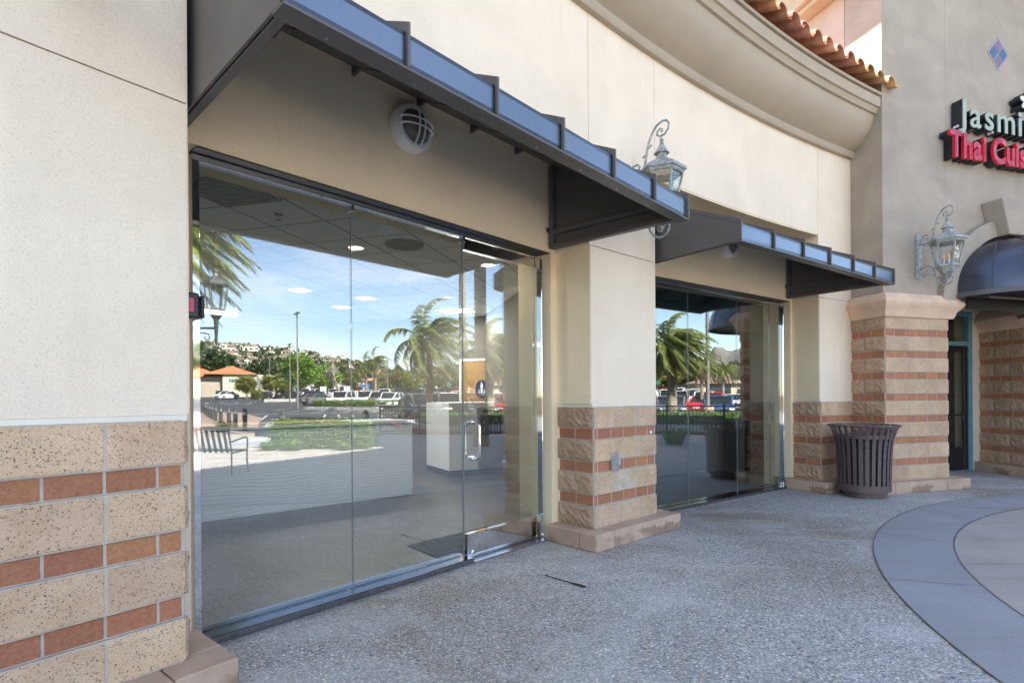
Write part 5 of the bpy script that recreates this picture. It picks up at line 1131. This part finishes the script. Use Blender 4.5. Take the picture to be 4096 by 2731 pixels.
m.build('lantern_frame', 'bollard', pl); m = MB(); a_ = [(cc[0] + .14 * cos(pi / 3 * k), cc[1] + .14 * sin(pi / 3 * k), 3.39) for k in range(6)]; b_ = [(cc[0] + .205 * cos(pi / 3 * k), cc[1] + .205 * sin(pi / 3 * k), 3.87) for k in range(6)]
for k in range(6): m.quad(a_[k], a_[(k + 1) % 6], b_[(k + 1) % 6], b_[k])
m.build('lantern_panes', 'glass_thin', pl)
# bench
be = thing('park_bench', 'brown slatted metal bench on the sunlit plaza', 'bench', (4.97, .30, 0), R(-80)); 
def bl_(nm, m): m.build(nm, 'bench', be)
for x in (0.0, 1.7):
    m = MB(); m.tube([(x, 0, 0), (x, 0, .42), (x, -.10, .86)], .022, 8, flat=.7); m.tube([(x, .50, 0), (x, .46, .25), (x, .48, .62), (x, .42, .66), (x, .0, .60)], .022, 8, flat=.7); m.tube([(x, 0, .40), (x, .47, .42)], .02, 6); bl_('end_frame', m)
for k in range(15):
    x = .09 + k * .109; m = MB(); m.box(ID, x - .028, x + .028, -.125, -.118, .845, .86) if False else None
    m.add([(x - .026, .03, .40), (x + .026, .03, .40), (x + .026, -.09, .82), (x - .026, -.09, .82), (x - .026, .022, .40), (x + .026, .022, .40), (x + .026, -.098, .82), (x - .026, -.098, .82)], [(0, 1, 2, 3), (7, 6, 5, 4), (0, 4, 5, 1), (1, 5, 6, 2), (2, 6, 7, 3), (3, 7, 4, 0)]); bl_('back_slat', m)
for k in range(6): m = MB(); m.box(ID, .02, 1.68, .05 + k * .075, .10 + k * .075, .425, .435); bl_('seat_slat', m)
m = MB(); m.tube([(-.02, -.10, .85), (1.72, -.10, .85)], .025, 8); bl_('top_rail', m)
# bollards
bo = thing('bollard', 'x', 'bollard', group='lantern topped bollards along the drive'); m = MB(); m.lathe([(.14, 0), (.14, .07), (.105, .10), (.095, .12), (.095, .58), (.115, .60), (.115, .64), (.09, .66)], 8); m.build('post', 'bollard', bo)
m = MB(); m.lathe([(.085, .66), (.085, .80), (.0001, .80)], 12); m.build('louvre', 'rim', bo); m = MB(); m.lathe([(.105, .80), (.105, .83), (.085, .89), (.05, .94), (.0001, .96)], 12)
for k in range(4): a = pi / 2 * k; m.tube([(.095 * cos(a), .095 * sin(a), .65), (.095 * cos(a), .095 * sin(a), .82)], .012, 5)
m.build('cap', 'bollard', bo)
bp = [(18.5, -5.0), (20.9, -6.4), (23.2, -7.7), (26.1, -9.4), (29, -11.0), (32, -12.6), (35, -14.2), (38.5, -16), (42, -17.8), (46, -19.8), (50, -21.8), (14.0, -1.9), (13.7, .95)]
for i, (x, y) in enumerate(bp):
    o = bo if i == 0 else copy_tree(bo); put(o, (x, y, zg(x)), 0, (nth(i) + ' lantern topped bollard from the plaza end of the sidewalk') if i < 11 else ('dark bollard light behind the ' + ('left' if i == 11 else 'right') + ' end of the hedge'))
# hedge and strappy plants
def leafbox(m, a, b, dep, h, n, sz, rnd):
    dx, dy = b[0] - a[0], b[1] - a[1]; l = hypot(dx, dy); ex, ey = dx / l, dy / l
    for _ in range(n):
        u = rnd.uniform(0, l); f = rnd.random(); v = rnd.uniform(0, dep); z = rnd.uniform(.02, h)
        if f < .45: v = rnd.uniform(-.03, .06)
        elif f < .8: z = h + rnd.uniform(-.05, .05)
        else: v = dep + rnd.uniform(-.06, .03)
        x, y = a[0] + ex * u + ey * v, a[1] + ey * u - ex * v; aa = rnd.uniform(0, 6.28); d1 = Vector((cos(aa), sin(aa), rnd.uniform(-.6, .9))) * sz * rnd.uniform(.6, 1.2); d2 = Vector((rnd.uniform(-1, 1), rnd.uniform(-1, 1), rnd.uniform(-1, 1))).normalized() * sz * .5
        m.tn = rnd.random(); q = Vector((x, y, z)); m.add([q - d1, q + d2, q + d1, q - d2], [(0, 1, 2, 3)])
rnd = random.Random(44); hg = thing('clipped_hedge', 'low clipped green hedge on the sunlit plaza', 'hedge', (9.7, .5, 0)); o3 = (9.7, .5, 0)
m = MB(); m.prism([(9.95, -.82), (9.58, 1.78), (10.40, 1.85), (10.75, -.75)], 0, .66); m.build('inner_mass', 'leaf_dark', hg, o3); m = MB(); leafbox(m, (9.93, -.9), (9.53, 1.84), -.0 + .88, .74, 5200, .05, rnd)
m.build('leaves', 'leaf', hg, o3)
for (x, y, s_, lb) in ((9.62, -.75, .30, 'strappy plant at the left foot of the hedge'), (9.50, -.1, .36, 'wide strappy plant before the hedge'), (9.35, 1.25, .26, 'strappy plant at the right foot of the hedge'), (18.9, -6.0, .5, 'strappy plant beside the bollards'), (10.9, 6.2, .55, 'dark strappy plant in the shade by the fence')):
    t = thing('strappy_plant', lb, 'plant', (x, y, 0)); m = MB()
    for k in range(130):
        a = rnd.uniform(0, 6.28); d = Vector((cos(a), sin(a), 0)); b = d * rnd.uniform(0, .55) * s_; h = s_ * rnd.uniform(.6, 1.1); w2 = Vector((-sin(a), cos(a), 0)) * .011; p1_ = b + d * h * .35 + Vector((0, 0, h * .75)); p2_ = b + d * h * .95 + Vector((0, 0, h * rnd.uniform(.2, .7))); m.tn = rnd.random()
        m.add([b - w2, b + w2, p1_ + w2, p1_ - w2], [(0, 1, 2, 3)]); m.add([p1_ - w2, p1_ + w2, p2_], [(0, 1, 2)])
    m.build('blades', 'leaf', t)
hb = thing('planting_bed', 'bright green ground hedge behind the iron fence', 'hedge', (21, 8, .1)); m = MB(); leafbox(m, (19.6, 3.0), (19.2, 15.5), 5.0, .42, 9000, .07, rnd); m.build('leaves', 'leaf', hb, (21, 8, 0)); m = MB(); m.prism([(19.7, 3.2), (19.3, 15.5), (26.5, 15.5), (26.5, 1.6), (22, 2.0)], .1, .40); m.build('inner_mass', 'leaf_dark', hb, (21, 8, 0))
for nm, a, b, dp, h in (('island_shrubs', (52, -5.4), (57.5, -13.4), -6, .75), ('sidewalk_hedge', (62, -29.0), (75, -36), 4, 1.9)):
    t = thing(nm, 'low green shrubs on the car park island' if 'isl' in nm else 'boxy hedge beside the far sidewalk', 'shrub', (a[0], a[1], 0)); m = MB(); leafbox(m, a, b, dp, h, 3500, .16, rnd); m.v = [(x, y, z + zg(x)) for x, y, z in m.v]; m.build('leaves', 'leaf', t, (a[0], a[1], 0))
# iron fence
fe = thing('iron_fence', 'low black iron fence with a row of rings along its top', 'fence', (14.5, 5, 0)); o3 = (14.5, 5, 0)
fp = [(15.65, 1.1), (15.3, 2.6), (14.5, 4.1), (14.0, 5.8), (13.9, 7.6), (14.0, 9.4), (14.3, 11.2)]
for (a, b) in zip(fp[:-1], fp[1:]):
    dx, dy = b[0] - a[0], b[1] - a[1]; l = hypot(dx, dy); T = frame(a, math.degrees(atan2(dx, dy))); m = MB()
    m.box(T, 0, l, -.015, .015, .10, .13); m.box(T, 0, l, -.015, .015, .86, .885); m.box(T, 0, l, -.018, .018, 1.0, 1.03)
    n = int(l / .115)
    for k in range(1, n): u = l * k / n; m.box(T, u - .011, u + .011, -.011, .011, .131, .859)
    nr = int(l / .125)
    for k in range(nr):
        u = l * (k + .5) / nr; m.tube([T(u + .055 * cos(2 * pi * j / 12), 0, .9425 + .055 * sin(2 * pi * j / 12)) for j in range(12)], .008, 4, closed=True)
    m.build('fence_panel', 'iron', fe, o3)
for p in fp: m = MB(); m.prism([(p[0] - .03, p[1] - .03), (p[0] + .03, p[1] - .03), (p[0] + .03, p[1] + .03), (p[0] - .03, p[1] + .03)], 0, 1.08); m.build('post', 'iron', fe, o3)
# parking signs
def psign(x, y, h, mat, label, w_=.3, hh=.5):
    t = thing('parking_sign', label, 'sign', (x, y, zg(x) - .12)); m = MB(); m.tube([(0, 0, 0), (0, 0, h)], .025, 6); m.build('post', 'pole', t); m = MB(); m.box(frame((0, 0), 0), -w_, w_, -.06, -.03, h - hh, h); 
    m.v = [(-.05 + (b_ * 0), a, c) if False else (b, a, c) for a, b, c in [(v[1], v[0], v[2]) for v in m.v]]; m.build('plate', mat, t)
for a in ((88, -14.0, 2.6, 'signblue', 'blue accessible parking sign before the blue shop'), (50, -10.3, 2.5, 'white', 'white parking sign on the island'), (51, -8.2, 2.5, 'white', 'second white parking sign on the island'), (78, -3.2, 2.9, 'signgreen', 'green and white notice by the parked pickups'), (74, 1.2, 2.9, 'signgreen', 'green and white notice beyond the pickups')): psign(*a)
# feather banner
t = thing('feather_banner', 'curved pale feather banner among the far cars', 'banner', (93, -33, 1.1)); m = MB(); vs = [(0, .0, 0), (0, .35, 0), (0, .35, 2.2), (0, 0.05, 4.0), (0, -.5, 4.6), (0, -.35, 3.2), (0, -.1, 1.5)]; m.extr(vs, (.02, 0, 0)); m.build('flag', 'galv', t)
# ---- cars
def make_car(kind, col):
    L_, W_, H_ = {'sedan': (4.7, 1.82, 1.45), 'suv': (4.7, 1.9, 1.72), 'pickup': (5.6, 1.98, 1.85), 'boxy': (4.5, 1.9, 1.85)}[kind]
    t = thing({'sedan': 'parked_car', 'suv': 'parked_suv', 'pickup': 'parked_pickup', 'boxy': 'parked_suv'}[kind], 'x', {'sedan': 'car', 'suv': 'car', 'pickup': 'pickup truck', 'boxy': 'car'}[kind]); g = .20; hl = L_ / 2
    if kind == 'sedan': low = [(-hl, .35), (-hl, .82), (-hl + .25, .98), (-1.0, 1.0), (.75, .98), (1.6, .86), (hl - .1, .68), (hl, .5), (hl - .05, .25), (-hl + .1, .25)]; cab = [(-1.65, .97), (-.85, H_), (.15, H_), (1.05, .95)]
    elif kind == 'suv': low = [(-hl, .40), (-hl, .95), (-hl + .1, 1.1), (-1.0, 1.12), (.8, 1.08), (1.7, .98), (hl - .05, .82), (hl, .5), (hl - .05, .28), (-hl + .1, .28)]; cab = [(-2.2, 1.08), (-1.75, H_), (.15, H_), (1.0, 1.06)]
    elif kind == 'boxy': low = [(-hl, .45), (-hl, 1.15), (-1.0, 1.17), (.9, 1.15), (hl - .1, 1.1), (hl, .9), (hl, .4), (-hl + .1, .36)]; cab = [(-2.15, 1.14), (-2.05, H_), (.45, H_), (.8, 1.14)]
    else: low = [(-hl, .5), (-hl, 1.15), (-.3, 1.17), (1.1, 1.15), (hl - .15, 1.05), (hl, .8), (hl, .4), (-hl + .1, .42)]; cab = [(-.75, 1.15), (-.6, H_), (.7, H_), (1.35, 1.14)]
    m = MB(); n = len(low); vs = []
    for y, kx, zi in ((-W_ / 2, .97, 0), (-W_ / 2 * .9, 1.0, .02), (W_ / 2 * .9, 1.0, .02), (W_ / 2, .97, 0)):
        for x, z in low: vs.append((x * kx, y, z + (zi if z > .7 else 0)))
    fs = [(r * n + i, r * n + (i + 1) % n, (r + 1) * n + (i + 1) % n, (r + 1) * n + i) for r in range(3) for i in range(n)] + [tuple(range(n - 1, -1, -1)), tuple(range(3 * n, 4 * n))]; m.add(vs, fs)
    if kind == 'pickup': m.box(ID, -hl + .08, -.85, -W_ / 2 + .1, W_ / 2 - .1, 1.16, 1.175)
    c0, c1, c2, c3 = cab; ti = .80
    roof = [(c1[0] + .02, H_), (c2[0] - .02, H_)]; m.add([(c1[0] - .04, -W_ / 2 * ti, H_ - .01), (c2[0] + .04, -W_ / 2 * ti, H_ - .01), (c2[0] + .04, W_ / 2 * ti, H_ - .01), (c1[0] - .04, W_ / 2 * ti, H_ - .01), (c1[0], -W_ / 2 * ti * .9, H_ + .035), (c2[0], -W_ / 2 * ti * .9, H_ + .035), (c2[0], W_ / 2 * ti * .9, H_ + .035), (c1[0], W_ / 2 * ti * .9, H_ + .035)], [(0, 3, 2, 1), (4, 5, 6, 7), (0, 1, 5, 4), (1, 2, 6, 5), (2, 3, 7, 6), (3, 0, 4, 7)])
    for s_ in (-1, 1):
        for (a, b) in ((c0, c1), (c2, c3)): m.tube([(a[0], s_ * W_ / 2 * .93, a[1]), (b[0], s_ * W_ / 2 * ti, b[1])], .055, 5)
        mx_ = (c1[0] + c2[0]) / 2; m.tube([(mx_, s_ * W_ / 2 * .93, c0[1]), (mx_, s_ * W_ / 2 * ti, H_)], .035, 5); m.lathe([(.0001, -.07), (.09, 0), (.0001, .07)], 8, (c3[0] - .15, s_ * (W_ / 2 + .08), c3[1] + .06))
    m.build('body', 'car_' + col, t)
    m = MB(); y0, y1 = W_ / 2 * .92, W_ / 2 * (ti - .01); m.add([(c0[0], -y0, c0[1]), (c1[0], -y1, c1[1] - .01), (c2[0], -y1, c2[1] - .01), (c3[0], -y0, c3[1]), (c0[0], y0, c0[1]), (c1[0], y1, c1[1] - .01), (c2[0], y1, c2[1] - .01), (c3[0], y0, c3[1])], [(0, 1, 2, 3), (7, 6, 5, 4), (0, 4, 5, 1), (1, 5, 6, 2), (2, 6, 7, 3), (3, 7, 4, 0)]); m.build('windows', 'car_glass', t)
    for sx in (-1, 1):
        for sy in (-1, 1):
            RX = Matrix.Rotation(R(90), 3, 'X'); cx_ = sx * (hl - .92); cy_ = sy * (W_ / 2 - .10); m = MB(); m.lathe([(.18, -.11), (.33, -.11), (.345, -.06), (.345, .06), (.33, .11), (.18, .11)], 16, (cx_, cy_, .345), RX); wh = m.build('wheel', 'tyre', t)
            m = MB(); m.lathe([(.0001, -.115), (.21, -.112), (.21, .112), (.0001, .115)], 12, (cx_, cy_, .345), RX); r_ = m.build('rim', 'rim', wh)
    zz = low[1][1] - .16
    for s_ in (-1, 1):
        m = MB(); m.box(ID, -hl - .012, -hl + .06, s_ * W_ * .40 - .17, s_ * W_ * .40 + .13, zz, zz + .15); m.build('tail_light', 'tail', t)
        m = MB(); m.box(ID, hl - .12, hl - .0 + .012, s_ * W_ * .38 - .16, s_ * W_ * .38 + .14, .62, .76); m.build('headlight', 'headl', t)
    m = MB(); m.box(ID, hl - .02, hl + .02, -.5, .5, .42, .62); m.build('grille', 'car_glass', t); m = MB(); m.box(ID, -hl - .018, -hl - .003, -.25, .25, zz - .10, zz + .05); m.build('number_plate', 'white', t)
    return t
protos = {}
def car(kind, col, x, y, rz, label, z=None):
    k = (kind, col); 
    if k in protos: o = copy_tree(protos[k])
    else: o = protos[k] = make_car(kind, col)
    o['group'] = 'cars in the car park'; put(o, (x, y, (zg(x) - .13) if z is None else z), R(rz), label)
CL = ['white', 'silver', 'black', 'grey', 'white', 'blue', 'silver', 'black', 'beige', 'grey', 'red', 'white', 'black']
spec = [('sedan', 'white', 99, -41.3, 200, 'white saloon driving away past the cream shop'), ('sedan', 'white', 122, -50.0, 30, 'white saloon parked before the cream shop'), ('sedan', 'grey', 69.3, -16.3, 30, 'low grey coupe at the end of the far row'),
        ('boxy', 'white', 60.2, -10.9, 190, 'boxy white off roader behind the bare tree'), ('boxy', 'white', 61.0, -8.2, 190, 'second boxy white off roader beside the first'), ('suv', 'grey', 60.5, -6.2, 10, 'grey hatchback right of the two off roaders'),
        ('suv', 'white', 58.5, -5.0, 195, 'white crossover facing the storefront'), ('suv', 'black', 76, -19.0, 200, 'black four wheel drive by the green tree'), ('sedan', 'black', 96, -33, 110, 'black saloon side on beyond the drive'), ('sedan', 'black', 94.5, -27.5, 100, 'dark saloon side on by the green tree'),
        ('sedan', 'black', 33.5, .4, 165, 'black saloon behind the fence'), ('suv', 'grey', 30.5, 1.5, 172, 'grey crossover nearest the fence'), ('pickup', 'white', 46, 2.4, 5, 'white pickup left of the tall palm trunk'), ('pickup', 'white', 47.5, 4.9, 5, 'white pickup right of the tall palm trunk'),
        ('sedan', 'red', 37.5, 7.4, 20, 'bright red car behind the shaggy palm'), ('sedan', 'blue', 31, 7.9, 180, 'dark blue car by the mast'), ('sedan', 'grey', 30.5, 5.1, 176, 'grey saloon seen past the fence'), ('sedan', 'silver', 36.5, 4.4, 5, 'silver saloon seen through the fence'), ('suv', 'black', 33, 3.0, 0, 'dark hatchback seen through the fence')]
for s_ in spec: car(*s_[:5], s_[5])
rnd = random.Random(99); cnt = 0
for rw_, (X, y0, y1) in enumerate(((43, -1, 14), (50.5, -1.5, 14), (56.5, 0, 16), (66, -4, 16), (71.5, -13, 16), (80, -12, 16), (86, -16, 16), (96, -22, 16), (102, -28, 14), (112, -34, 14), (118, -38, 14))):
    Y = y0 + .5; cnt = 0
    while Y < y1:
        if rnd.random() < .84:
            k = rnd.choice(['sedan', 'suv', 'sedan', 'suv', 'pickup']); c = rnd.choice(CL)
            if k == 'pickup': c = rnd.choice(['white', 'black'])
            if not any(abs(X - q[2]) < 3.2 and abs(Y - q[3]) < 2.3 for q in spec):
                car(k, c, X + rnd.uniform(-.3, .3), Y, rnd.choice([0, 180]) + rnd.uniform(-3, 3), f'{c} {"pickup" if k == "pickup" else "car"}, {nth(cnt)} from the left in the {nth(rw_)} row beyond the fence'); cnt += 1
        Y += 2.75
# ---- shops and houses
def hiproof(m, T, u0, u1, v0, v1, z0, h, ov=.4):
    u0 -= ov; u1 += ov; v0 -= ov; v1 += ov; mv = (v0 + v1) / 2; k = min((v1 - v0) / 2, (u1 - u0) / 2 * .95)
    m.add([T(u0, v0, z0), T(u1, v0, z0), T(u1, v1, z0), T(u0, v1, z0), T(u0 + k, mv, z0 + h), T(u1 - k, mv, z0 + h)], [(0, 1, 5, 4), (1, 2, 5), (2, 3, 4, 5), (3, 0, 4), (3, 2, 1, 0)])
TS = fR((119.5, -50.8), 23.0)
sh = thing('craft_shop', 'cream shop with hipped orange tile roofs and a dark name sign', 'shop', TS(0, 5, 1.7)); o3 = tuple(sh.location)
m = MB(); m.box(TS, -20, -.2, 0, 16, 1.0, 6.2); m.build('tan_wing', 'b_tan', sh, o3); m = MB(); m.box(TS, -.2, 11, -1.2, 15, 1.0, 6.7); m.build('cream_wing', 'b_cream', sh, o3)
m = MB(); hiproof(m, TS, -9, -.2, -.3, 9, 6.2, 2.0); m.build('roof', 'roof_orange', sh, o3); m = MB(); hiproof(m, TS, -3.4, 6.4, -1.5, 10, 6.75, 2.1); m.build('roof', 'roof_orange', sh, o3); m = MB(); m.box(TS, -1.6, 1.0, -1.26, -1.21, 1.8, 3.1); m.build('arched_entry', 'win_dark', sh, o3)
me, x0, x1 = textmesh('JOANN', 1.0, .05, .05)
for v in me.vertices: x, y, z = v.co; p = TS(4.3 - (x - x0) * .95, -1.3 - z, 5.1 + y * .95); v.co = [p[i] - o3[i] for i in range(3)]
me.materials.clear(); me.materials.append(M['signgreen']); lo = bpy.data.objects.new('shop_sign', me); COL.objects.link(lo); lo.parent = sh
def shop(name, a, b, dep, h, wall, roofm, label, z0=2.0, rh=1.4):
    az = math.degrees(atan2(b[0] - a[0], b[1] - a[1])); T = fR(a, az); l = hypot(b[0] - a[0], b[1] - a[1]); t = thing(name, label, 'shop', T(l / 2, dep / 2, z0)); o3 = tuple(t.location); m = MB(); m.box(T, 0, l, 0, dep, z0 - 2, z0 + h); m.build('walls', wall, t, o3); m = MB()
    if roofm: hiproof(m, T, 0, l, 0, dep, z0 + h, rh, .5); m.build('roof', roofm, t, o3)
    else: m.box(T, -.2, l + .2, -.3, -.001, z0 + h - .5, z0 + h + .3); m.build('parapet', wall, t, o3)
    for k in range(int(l / 4)): m = MB(); m.box(T, 1 + k * 4, 3.4 + k * 4, -.03, -.005, z0 + .3, z0 + 2.6); m.build('window', 'win_dark', t, o3)
shop('long_shop', (150, -50), (152, -12), 12, 4.6, 'b_white', None, 'long flat white shop block behind the trees'); shop('blue_shop', (118, -19.5), (118, -10.2), 8, 3.1, 'b_blue', 'roof_orange', 'blue walled shop with an orange hipped roof'); shop('small_shop', (128, -9.5), (129, -4), 8, 2.8, 'b_white', 'roof_orange', 'small white shop beside the blue one')
shop('corner_shop', (140, 0), (141, 9), 8, 3.4, 'b_cream', 'roof_orange', 'cream shop beyond the olive trees'); shop('corner_shop', (135, 12), (136, 22), 8, 3.2, 'b_white', 'roof_orange', 'white shop at the right end of the car park')
shop('tiled_kiosk', (58.5, 6.8), (60, 12.5), 5, 2.35, 'b_sand', 'roof_brown', 'small kiosk with a ribbed brown tile roof', z0=.35, rh=1.25)
# terrain
def ev(az, tab):
    for (a, b), (c, d) in zip(tab[:-1], tab[1:]):
        if a <= az <= c: t = (az - a) / (c - a); return b + (d - b) * (t * t * (3 - 2 * t))
    return tab[0][1] if az < tab[0][0] else tab[-1][1]
TA = [(60, .030), (84, .028), (92, .030), (96, .034), (100, .046), (104, .060), (108, .074), (113, .081), (118, .084), (126, .08), (150, .05)]
TB = [(50, .03), (78, .05), (83, .068), (85.5, .076), (86.6, .079), (87.4, .074), (88.4, .083), (89.8, .070), (91.5, .058), (94, .055), (96, .048), (97.5, .050), (99, .036), (104, .02), (130, .01)]
from mathutils import noise as mn
def hillz(az, d): e = ev(az, TA) * 520; f = min(1, max(0, (d - 190) / 330)); return 3.0 + e * (f ** .9) * (1 - max(0, (d - 540) / 500)) + (mn.noise(Vector((az * .5, d * .02, 0))) * 3 * f)
def fan(name, mat, azs, ds, fz):
    m = MB(); vs = []; w_ = len(azs)
    for d in ds:
        for a in azs: x, y = polar_at(a, d); vs.append((x, y, fz(a, d)))
    m.add(vs, [(j * w_ + i, j * w_ + i + 1, (j + 1) * w_ + i + 1, (j + 1) * w_ + i) for j in range(len(ds) - 1) for i in range(w_ - 1)]); return tag_s(m.build(name, mat, smooth='all'))
fan('hillside', 'hill_brush', [60 + k * .75 for k in range(121)], [192, 220, 260, 300, 340, 380, 420, 460, 500, 530, 600, 760], hillz)
def mz(az, d):
    e = ev(az, TB) * 1900; f = min(1, max(0, (d - 1100) / 800)); n_ = mn.fractal(Vector((az * .55, d * .004, 3.1)), 1.0, 2.0, 6); return -2 + e * f ** 1.3 * (1 + .10 * n_) + 16 * f * n_
fan('mountains', 'mountain', [50 + k * .22 for k in range(360)], [1100, 1200, 1300, 1400, 1500, 1600, 1700, 1800, 1900, 2000, 2200], mz)
hp = []
for wm in ('b_white', 'b_cream', 'b_sand'):
    for v_ in range(2):
        t = thing('hillside_house', 'x', 'house'); m = MB(); T = ID; w_, d_, h_ = (8.5, 7, 4.6) if v_ else (10, 7, 3.2); m.box(T, -w_ / 2, w_ / 2, -d_ / 2, d_ / 2, -4, h_); m.build('walls', wm, t); m = MB(); hiproof(m, T, -w_ / 2, w_ / 2, -d_ / 2, d_ / 2, h_, 1.7, .6); m.build('roof', 'roof_brown' if v_ or wm != 'b_sand' else 'roof_orange', t)
        m = MB()
        for sy in (-1, 1):
            for k in range(3):
                for z in ((.6, 2.9) if v_ else (.9,)): m.box(T, -w_ / 2 + 1.5 + k * w_ / 3.2, -w_ / 2 + 3.6 + k * w_ / 3.2, sy * d_ / 2 - .05, sy * d_ / 2 + .05, z, z + 1.3)
        for k in range(2): m.box(T, -w_ / 2 - .05, -w_ / 2 + .05, -3 + k * 4, -1 + k * 4, .8, 2.4)
        m.build('windows', 'win_dark', t); hp.append([t, False])
rnd = random.Random(21); placed = []
def house(az, d):
    x, y = polar_at(az, d)
    if any(hypot(x - a, y - b) < 8.5 for a, b in placed): return
    placed.append((x, y)); p = rnd.choice(hp if az < 104 else hp[:2] + hp[:4]); o = p[0] if not p[1] else copy_tree(p[0]); p[1] = True; o['group'] = 'houses on the hillside'
    o.scale = (.78, .78, .78); put(o, (x, y, hillz(az, d) + .3), rnd.choice([0, .3, 1.57, -.4]) + R(90 - az), (nth(len(placed) - 1) + ' house along the upper terraces of the hillside') if d > 430 else f'{"sandy" if az < 104 else "pale"} house with a tiled roof on the hillside, {nth(len(placed) - 1)} counted')
for k in range(46): house(100 + k * .54 + rnd.uniform(-.2, .2), 515 + rnd.uniform(-8, 8))
for k in range(42): house(100 + k * .60 + rnd.uniform(-.2, .2), 455 + rnd.uniform(-14, 14))
for k in range(100): house(rnd.uniform(84, 124), rnd.uniform(235, 420))
for p in hp:
    if not p[1]: put(p[0], (*polar_at(80, 400), 10), 0, 'house with a tiled roof at the right of the hillside'); p[0]['group'] = 'houses on the hillside'
m = MB(); rnd = random.Random(77)
for k in range(5200):
    az = rnd.uniform(78, 126); d = 200 + 320 * rnd.random() ** 1.4; cl = mn.noise(Vector((az * .35, d * .02, 7)))
    if cl < -.05: continue
    x, y = polar_at(az, d); z = hillz(az, d) + rnd.uniform(.5, 4.5); s_ = rnd.uniform(1.0, 2.4); a = rnd.uniform(0, 6.28); m.tn = rnd.random(); q = Vector((x, y, z)); d1 = Vector((cos(a), sin(a), rnd.uniform(-.3, .6))) * s_; d2 = Vector((rnd.uniform(-.6, .6), rnd.uniform(-.6, .6), 1)) * s_ * .9; m.add([q - d1, q + d2, q + d1, q - d2], [(0, 1, 2, 3)])
tag(m.build('hillside_scrub', 'leaf_dark'), 'dark scrub and trees scattered over the hillside', 'scrub', kind='stuff')
